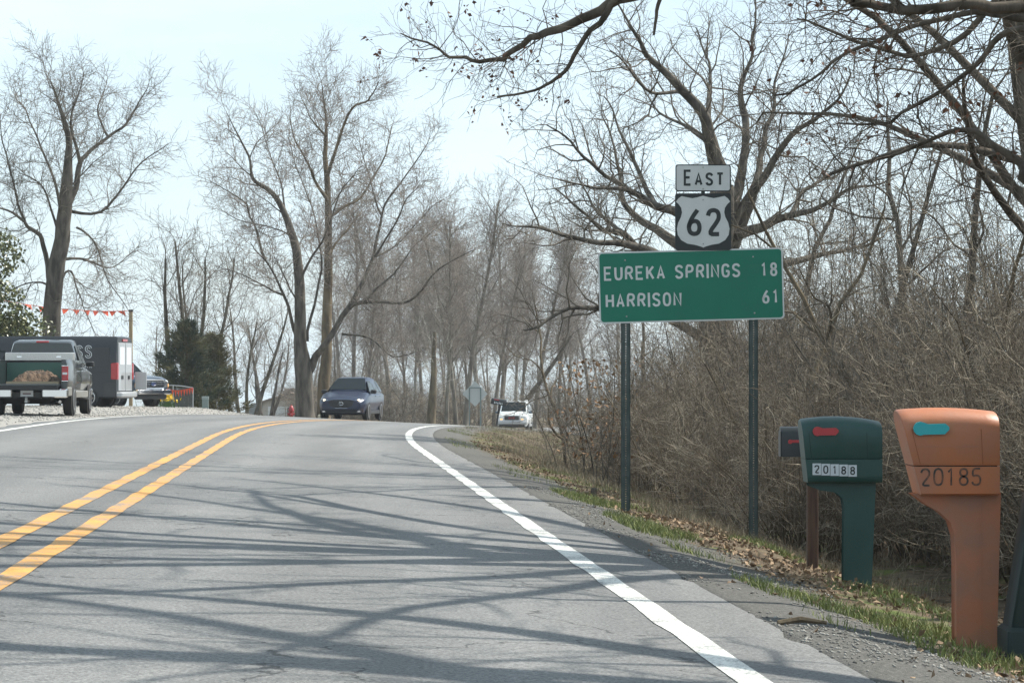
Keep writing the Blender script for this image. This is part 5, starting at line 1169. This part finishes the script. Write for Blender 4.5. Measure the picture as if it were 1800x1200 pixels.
for k in range(2, len(sp_) - 1, 2):
    p = sp_[k]; q2 = sp_[k + 1]; d = (q2 - p).normalized() * .3; dx = random.Random(k).uniform(-.1, .25)
    mb = MB(); a = p; b = p + d; c = p + d * .5 + Vector((dx, -.12, -.22)); mb.add([tuple(a), tuple(b), tuple(c), tuple(a + Vector((0, .006, 0))), tuple(b + Vector((0, .006, 0))), tuple(c + Vector((0, .006, 0)))], [(0, 2, 1), (3, 4, 5), (0, 1, 4, 3), (1, 2, 5, 4), (2, 0, 3, 5)]); mb.build('pennant', ORN, ps)
tag(ps, 'string of fluttering orange pennants stretched above the parked van', 'pennants')
# wire enclosure with pennants
Y = 104; X = pX(312, Y); en = empty('wire_enclosure', G(X, Y)); g0 = en.location.z
hw = .64; ztop = EYE + (HOR - 677) / F * Y - g0; GALV = mat('galvanised', (.55, .56, .55), .4, metal=.6)
mb = MB()
for x in (-hw, -.18, hw): mb.tube([(x, 0, -.2), (x, 0, ztop - (.1 if x == hw else 0))], .022, 6)
mb.tube([(-hw, 0, ztop), (-.2, 0, ztop), (.2, 0, ztop - .03), (hw, 0, ztop - .1)], .022, 6); mb.build('frame', GALV, en, 40)
mb = MB(); k = -hw
for i in range(int(2 * hw / .045) + 18):
    for sgn_ in (-1, 1):
        x0 = -hw + i * .045 - (.8 if sgn_ > 0 else 0); z0_ = 0; x1 = x0 + sgn_ * (ztop - .1) * .8 if sgn_ > 0 else x0 - (ztop - .1) * .8; z1_ = ztop - .1
        # clip to the frame
        def cl(xa, za, xb, zb_):
            if abs(xb - xa) < 1e-6: return None
            t0, t1 = 0., 1.
            for lim, s_ in ((-hw, 1), (hw, -1)):
                fa = s_ * (xa - lim); fb = s_ * (xb - lim)
                if fa < 0 and fb < 0: return None
                if fa < 0: t0 = max(t0, fa / (fa - fb))
                if fb < 0: t1 = min(t1, fa / (fa - fb))
            if t1 <= t0: return None
            return (xa + (xb - xa) * t0, za + (zb_ - za) * t0, xa + (xb - xa) * t1, za + (zb_ - za) * t1)
        r_ = cl(x0, z0_, x1, z1_)
        if r_: mb.tube([(r_[0], .01 * sgn_, r_[1]), (r_[2], .01 * sgn_, r_[3])], .006, 3, False)
mb.build('wire_mesh', mat('wire', (.17, .18, .18), .5, metal=.5), en)
pp = [(-hw, -.03, ztop), (-.35, -.03, ztop - .16), (0, -.03, ztop - .22), (.35, -.03, ztop - .17), (hw, -.03, ztop - .1)]; sq = smoothpts(pp, 3)
mb = MB(); mb.tube(sq, .012, 5); mb.build('cord', ORN, en)
for k in range(0, len(sq) - 1, 1):
    p = sq[k]; mb = MB(); mb.prism([(p.x, p.z), (p.x + .09, p.z), (p.x + .05, p.z - .26)], -.045, -.04); mb.build('pennant', ORN, en)
tag(en, 'small wire mesh enclosure hung with a swag of orange pennants', 'enclosure')
# utility pedestal
Y = 106; X = pX(361, Y); ud = empty('utility_pedestal', G(X, Y)); h_ = EYE + (HOR - 697) / F * Y - ud.location.z
mb = MB(); mb.box(-.13, .13, -.1, .1, -.1, h_, .015); mb.build('cabinet', mat('pedestal_green', (.25, .30, .27), .6), ud); mb = MB(); mb.box(-.14, .14, -.11, .11, h_ - .12, h_ + .015, .015); mb.build('lid', mat('pedestal_lid', (.32, .36, .33), .6), ud)
tag(ud, 'grey green utility pedestal standing right of the wire enclosure', 'pedestal')
# daffodils
Y = 100; dfo = empty('daffodil_clump', G(pX(286, Y), Y)); rng = random.Random(2); cs = []; mb = MB()
for k in range(110):
    x, y = rng.gauss(0, .28), rng.gauss(0, .2); h_ = rng.uniform(.22, .42); a = rng.uniform(-.1, .1)
    mb.add([(x - .012, y, -.02), (x + .012, y, -.02), (x + a, y + a, h_)], [(0, 1, 2)])
    if k % 2 == 0: cs.append((x + a, y + a, h_ + .03))
mb.build('leaves', mat('daffodil_leaf', (.06, .13, .03), .7), dfo)
tag(link('flowers', leaf_mesh('daffodil_flowers', cs * 2, rng, .12, mat('daffodil_yellow', (.80, .55, .02), .7)), dfo), kind='stuff')
tag(dfo, 'clump of yellow daffodils in front of the blue pickup', 'flowers')
# garage house
TAN = mat('siding_tan', (.44, .40, .33), .8, c2=(.48, .44, .37), scale=2); ROOF = mat('shingle_brown', (.18, .14, .115), .9, c2=(.28, .22, .18), scale=6)
Y = 262; X = pX(508, Y); ho = empty('garage_house', (X, Y, prof(Y) + .45)); z = ho.location.z; s = Y / F
def hz(y): return EYE + (HOR - y) * s - z
def hx(x): return (x - 508) * s
e1, e2 = hx(462), hx(557); pk_ = hx(509)
mb = MB(); mb.prism([(e1, -.3), (e2, -.3), (e2, hz(707)), (pk_, hz(693)), (e1, hz(707))], 0, 7); mb.build('wall', TAN, ho)
mb = MB()
for a, b in ((e1 - .5, pk_), (e2 + .5, pk_)):
    za = hz(709); zb_ = hz(691.5); mb.add([(a, -.45, za), (b, -.45, zb_), (b, 7.3, zb_), (a, 7.3, za), (a, -.45, za + .14), (b, -.45, zb_ + .14), (b, 7.3, zb_ + .14), (a, 7.3, za + .14)], [(0, 1, 2, 3), (4, 7, 6, 5), (0, 4, 5, 1), (2, 6, 7, 3), (0, 3, 7, 4)])
mb.build('roof', ROOF, ho)
DW = mat('door_white', (.70, .70, .67), .6)
for a, b in ((471, 501), (543, 553)):
    for k in range(4):
        zz0 = .1 + k * (hz(714) - .1) / 4; mb = MB(); mb.box(hx(a), hx(b), -.06 - .004 * (k % 2), -.002, zz0, zz0 + (hz(714) - .1) / 4 - .02); mb.build('garage_door_panel', DW, ho)
mb = MB(); mb.box(hx(503), hx(517), -.05, -.002, 0, hz(714.5)); wd = mb.build('side_door', DW, ho); mb = MB(); mb.box(hx(505), hx(509), -.07, -.052, .4, hz(716)); mb.build('pane', GLASS, wd)
mb = MB(); a = hx(440); mb.prism([(hx(430), -.3), (e1 - .02, -.3), (e1 - .02, hz(708)), (hx(430), hz(712))], 3, 9); mb.build('wing_wall', mat('siding_grey', (.24, .26, .25), .8), ho)
mb = MB(); mb.prism([(hx(482), hz(700)), (hx(570), hz(700)), (hx(566), hz(683)), (hx(489), hz(683))], 7.5, 14); mb.build('rear_roof', ROOF, ho)
mb = MB(); mb.prism([(hx(425), hz(713)), (e1 - .6, hz(708.5)), (hx(482), hz(699)), (hx(470), hz(699))], 7.4, 12); mb.build('wing_roof', ROOF, ho)
mb = MB(); mb.tube([(hx(484), 4, hz(706)), (hx(484), 4, hz(688))], .09, 8); mb.build('vent_pipe', DW, ho)
tag(ho, 'tan gabled house with white garage doors beyond the crest', 'house')
# dark house with white porch post
Y = 225; X = pX(688, Y); h2 = empty('porch_house', (X, Y, prof(Y) + .3)); z = h2.location.z; s = Y / F
mb = MB(); mb.box(-.9 - 2.2, .1, 0, 5, -.3, hz(716)); mb.build('wall', mat('siding_dark', (.07, .065, .06), .8), h2)
mb = MB(); mb.prism([(-3.6, hz(717)), (.9, hz(717)), (.1, hz(704)), (-2.6, hz(704))], -1.2, 5.4); mb.build('roof', mat('shingle_dark', (.06, .058, .055), .9), h2)
mb = MB(); mb.box(.25, .45, -1.0, -.8, -.3, hz(717)); mb.build('porch_post', DW, h2)
tag(h2, 'small dark house with a white porch post just right of the blue car', 'house')
# hydrant
Y = 128; X = pX(512, Y); hy = empty('fire_hydrant', G(X, Y)); z = hy.location.z; t = EYE + (HOR - 711) / F * Y - z; RD = mat('hydrant_red', (.30, .02, .025), .45)
mb = MB(); mb.lathe([(.15, -.1), (.15, .04), (.11, .06), (.11, t * .62), (.145, t * .65), (.145, t * .7), (.12, t * .8), (.07, t * .93), (.035, t * .95), (.035, t)], (0, 0, 0), 'z', 16); mb.build('barrel', RD, hy, 40)
for s_ in (-1, 1): mb = MB(); mb.lathe([(.06, 0), (.06, s_ * .08), (.04, s_ * .1)], (s_ * .1, 0, t * .5), 'x', 10); mb.build('nozzle', RD, hy, 40)
mb = MB(); mb.lathe([(.075, 0), (.075, -.09), (.05, -.11)], (0, -.1, t * .45), 'y', 10); mb.build('nozzle', RD, hy, 40)
tag(hy, 'small red hydrant beside the forked tree trunk near the garage', 'hydrant')
Y = 104; st = MB(); st.box(-.17, .17, -.12, .12, -.1, .16, .04); o = st.build('stone_block', mat('stone_pale', (.5, .44, .3), .9, c2=(.6, .54, .4), scale=8), None, 40); o.location = G(pX(566, Y), Y, 0); tag(o, 'pale stone block at the road edge beside the brown tree trunk', 'stone')

# ------------------------------------------------------------------ grass, leaves and gravel on the verge
NR = np.random.RandomState(12)
def blades(name, pts, hmin, hmax, wd, m, lean=.45):
    n = len(pts); C = np.array(pts); a = NR.uniform(0, 2 * pi, n); h = NR.uniform(hmin, hmax, n); l = NR.uniform(.05, lean, n) * h
    s = np.stack([-np.sin(a), np.cos(a), np.zeros(n)], 1) * (wd * NR.uniform(.6, 1.3, n))[:, None]
    b = NR.uniform(0, 2 * pi, n); d = np.stack([np.cos(b) * l, np.sin(b) * l, h], 1); dm = np.stack([np.cos(b) * l * .3, np.sin(b) * l * .3, h * .55], 1)
    V = np.stack([C - s, C + s, C + dm + s * .75, C + dm - s * .75, C + d], 1).reshape(-1, 3); i = np.arange(n)[:, None] * 5
    return np_mesh(name, V, [i + np.array([[0, 1, 2, 3]]), i + np.array([[3, 2, 4]])], m, smooth=False)
def vpts(n, y0, y1, v0, v1, clump=None, pw=1.0):
    out = []
    while len(out) < n:
        y = y0 + (y1 - y0) * NR.uniform() ** pw; v = NR.uniform(v0, v1)
        if clump is not None:
            f = .5 + .5 * sin(y * clump[0] + 2.1 * sin(v * 1.3 + y * .31)) * sin(v * clump[1] + y * .5)
            if f < clump[2] + NR.uniform(-.12, .12): continue
        x = Xr(y) + v; out.append((x, y, H(x, y) - .01))
    return out
GRS = mat('grass_green', (.07, .10, .02), .7, c2=(.22, .24, .07), scale=6)
DRY = mat('grass_dry', (.11, .09, .06), .85, c2=(.32, .27, .18), scale=6)
LIT = mat('leaf_litter', (.10, .06, .035), .85, c2=(.36, .25, .15), scale=7, lo=.3, hi=.7)
g1 = vpts(15000, 10, 30, .95, 2.6, (1.1, 2.3, .66)) + vpts(14000, 28, 125, .8, 4.5, (.55, 1.6, .66), 1.3) + vpts(3500, 12, 15, 1.3, 2.2)
tag(link('green_grass', blades('green_grass', g1, .02, .085, .0035, GRS, 1.0)), 'fresh green grass patches along the right verge', 'grass', kind='stuff')
g2 = vpts(15000, 24, 75, 1.9, 4.6, (.7, 1.2, .5), 1.2) + vpts(9000, 75, 130, .9, 5, (.4, 1, .4))
tag(link('dry_grass', blades('dry_grass', g2, .04, .2, .003, DRY, 1.0)), 'straw coloured dry grass on the right verge', 'grass', kind='stuff')
g4 = [(p[0], p[1], p[2]) for p in (lambda L: L)([(NR.uniform(-60, -10), 0, 0) for _ in range(0)])]
lc = [(x, y, z + .03) for x, y, z in vpts(15000, 11, 60, 1.4, 6.5, (.8, 1.5, .34), 1.3) + vpts(3500, 60, 115, 1.5, 6, (.4, .8, .45)) + vpts(70, 10, 30, .6, 1.4) + vpts(2200, 16, 28, 1.5, 3.0)]
tag(link('leaf_litter', leaf_mesh('leaf_litter', lc, random.Random(4), .047, LIT)), 'dead oak leaves strewn along the verge and thicket floor', 'leaves', kind='stuff')
def stones(name, pts, s0, s1, m):
    n = len(pts); C = np.array(pts); s = NR.uniform(s0, s1, (n, 1, 1)) * NR.uniform(.6, 1.3, (n, 6, 1))
    O = np.array([(1, 0, 0), (-1, 0, 0), (0, 1, 0), (0, -1, 0), (0, 0, .7), (0, 0, -.7)], float); a = NR.uniform(0, 6.28, n); ca, sa = np.cos(a)[:, None], np.sin(a)[:, None]
    R = np.stack([O[None, :, 0] * ca - O[None, :, 1] * sa, O[None, :, 0] * sa + O[None, :, 1] * ca, np.repeat(O[None, :, 2], n, 0)], -1)
    V = (C[:, None, :] + R * s).reshape(-1, 3); i = np.arange(n)[:, None] * 6
    T = np.concatenate([i + np.array([t]) for t in [(0, 2, 4), (2, 1, 4), (1, 3, 4), (3, 0, 4), (2, 0, 5), (1, 2, 5), (3, 1, 5), (0, 3, 5)]])
    return np_mesh(name, V, [T], m, smooth=False)
gp = [(x, y, z + .012) for x, y, z in vpts(3800, 9, 32, .55, 1.6, (1.3, 2.2, .55), 1.2)]
tag(link('gravel', stones('gravel', gp, .004, .014, mat('gravel_stone', (.07, .068, .062), .9, c2=(.30, .29, .265), scale=9))), 'loose gravel along the right shoulder', 'gravel', kind='stuff')
gl = []
for k in range(9000):
    y = NR.uniform(50, 108); x = Xr(y) - NR.uniform(7.95, 22); gl.append((x, y, H(x, y) + .008))
tag(link('gravel', stones('gravel_lot', gl, .012, .04, mat('gravel_pale', (.22, .21, .19), .9, c2=(.4, .385, .36), scale=9))), 'pale gravel of the parking area under the trucks', 'gravel', kind='stuff')
# fallen stick and stump on the verge
mb = MB(); y = 12.9; x = Xr(y) + .72; mb.tube([(x - .12, y, H(x, y) + .02), (x, y + .03, H(x, y) + .035), (x + .13, y, H(x, y) + .02)], [.014, .018, .01], 6); tag(mb.build('stick', BARKM, None, 40), 'short broken brown stick lying on the grey shoulder', 'stick')
y = 30.5; x = pX(1044, y); mb = MB(); mb.lathe([(.1, -.1), (.085, .05), (.075, .2), (.04, .24)], (0, 0, 0), 'z', 9); o = mb.build('stump', BARKD, None, 30); o.scale = (.5, .5, .45); o.location = G(x, y); tag(o, 'small dark stump in the verge grass left of the sign post', 'stump')

# ------------------------------------------------------------------ thin spring haze
mb = MB(); mb.box(-640, 720, -75, 915, -15, 30); hz_ = mb.build('haze', None)
hm = bpy.data.materials.new('haze_air'); hm.use_nodes = True; hm.node_tree.nodes.clear()
ho_ = hm.node_tree.nodes.new('ShaderNodeOutputMaterial'); pv = hm.node_tree.nodes.new('ShaderNodeVolumePrincipled')
pv.inputs['Color'].default_value = (.92, .96, 1, 1); pv.inputs['Density'].default_value = .0003; pv.inputs['Anisotropy'].default_value = .3
hm.node_tree.links.new(pv.outputs['Volume'], ho_.inputs['Volume']); hz_.data.materials.clear(); hz_.data.materials.append(hm)
tag(hz_, 'thin pale haze softening the far trees', 'haze', kind='stuff')
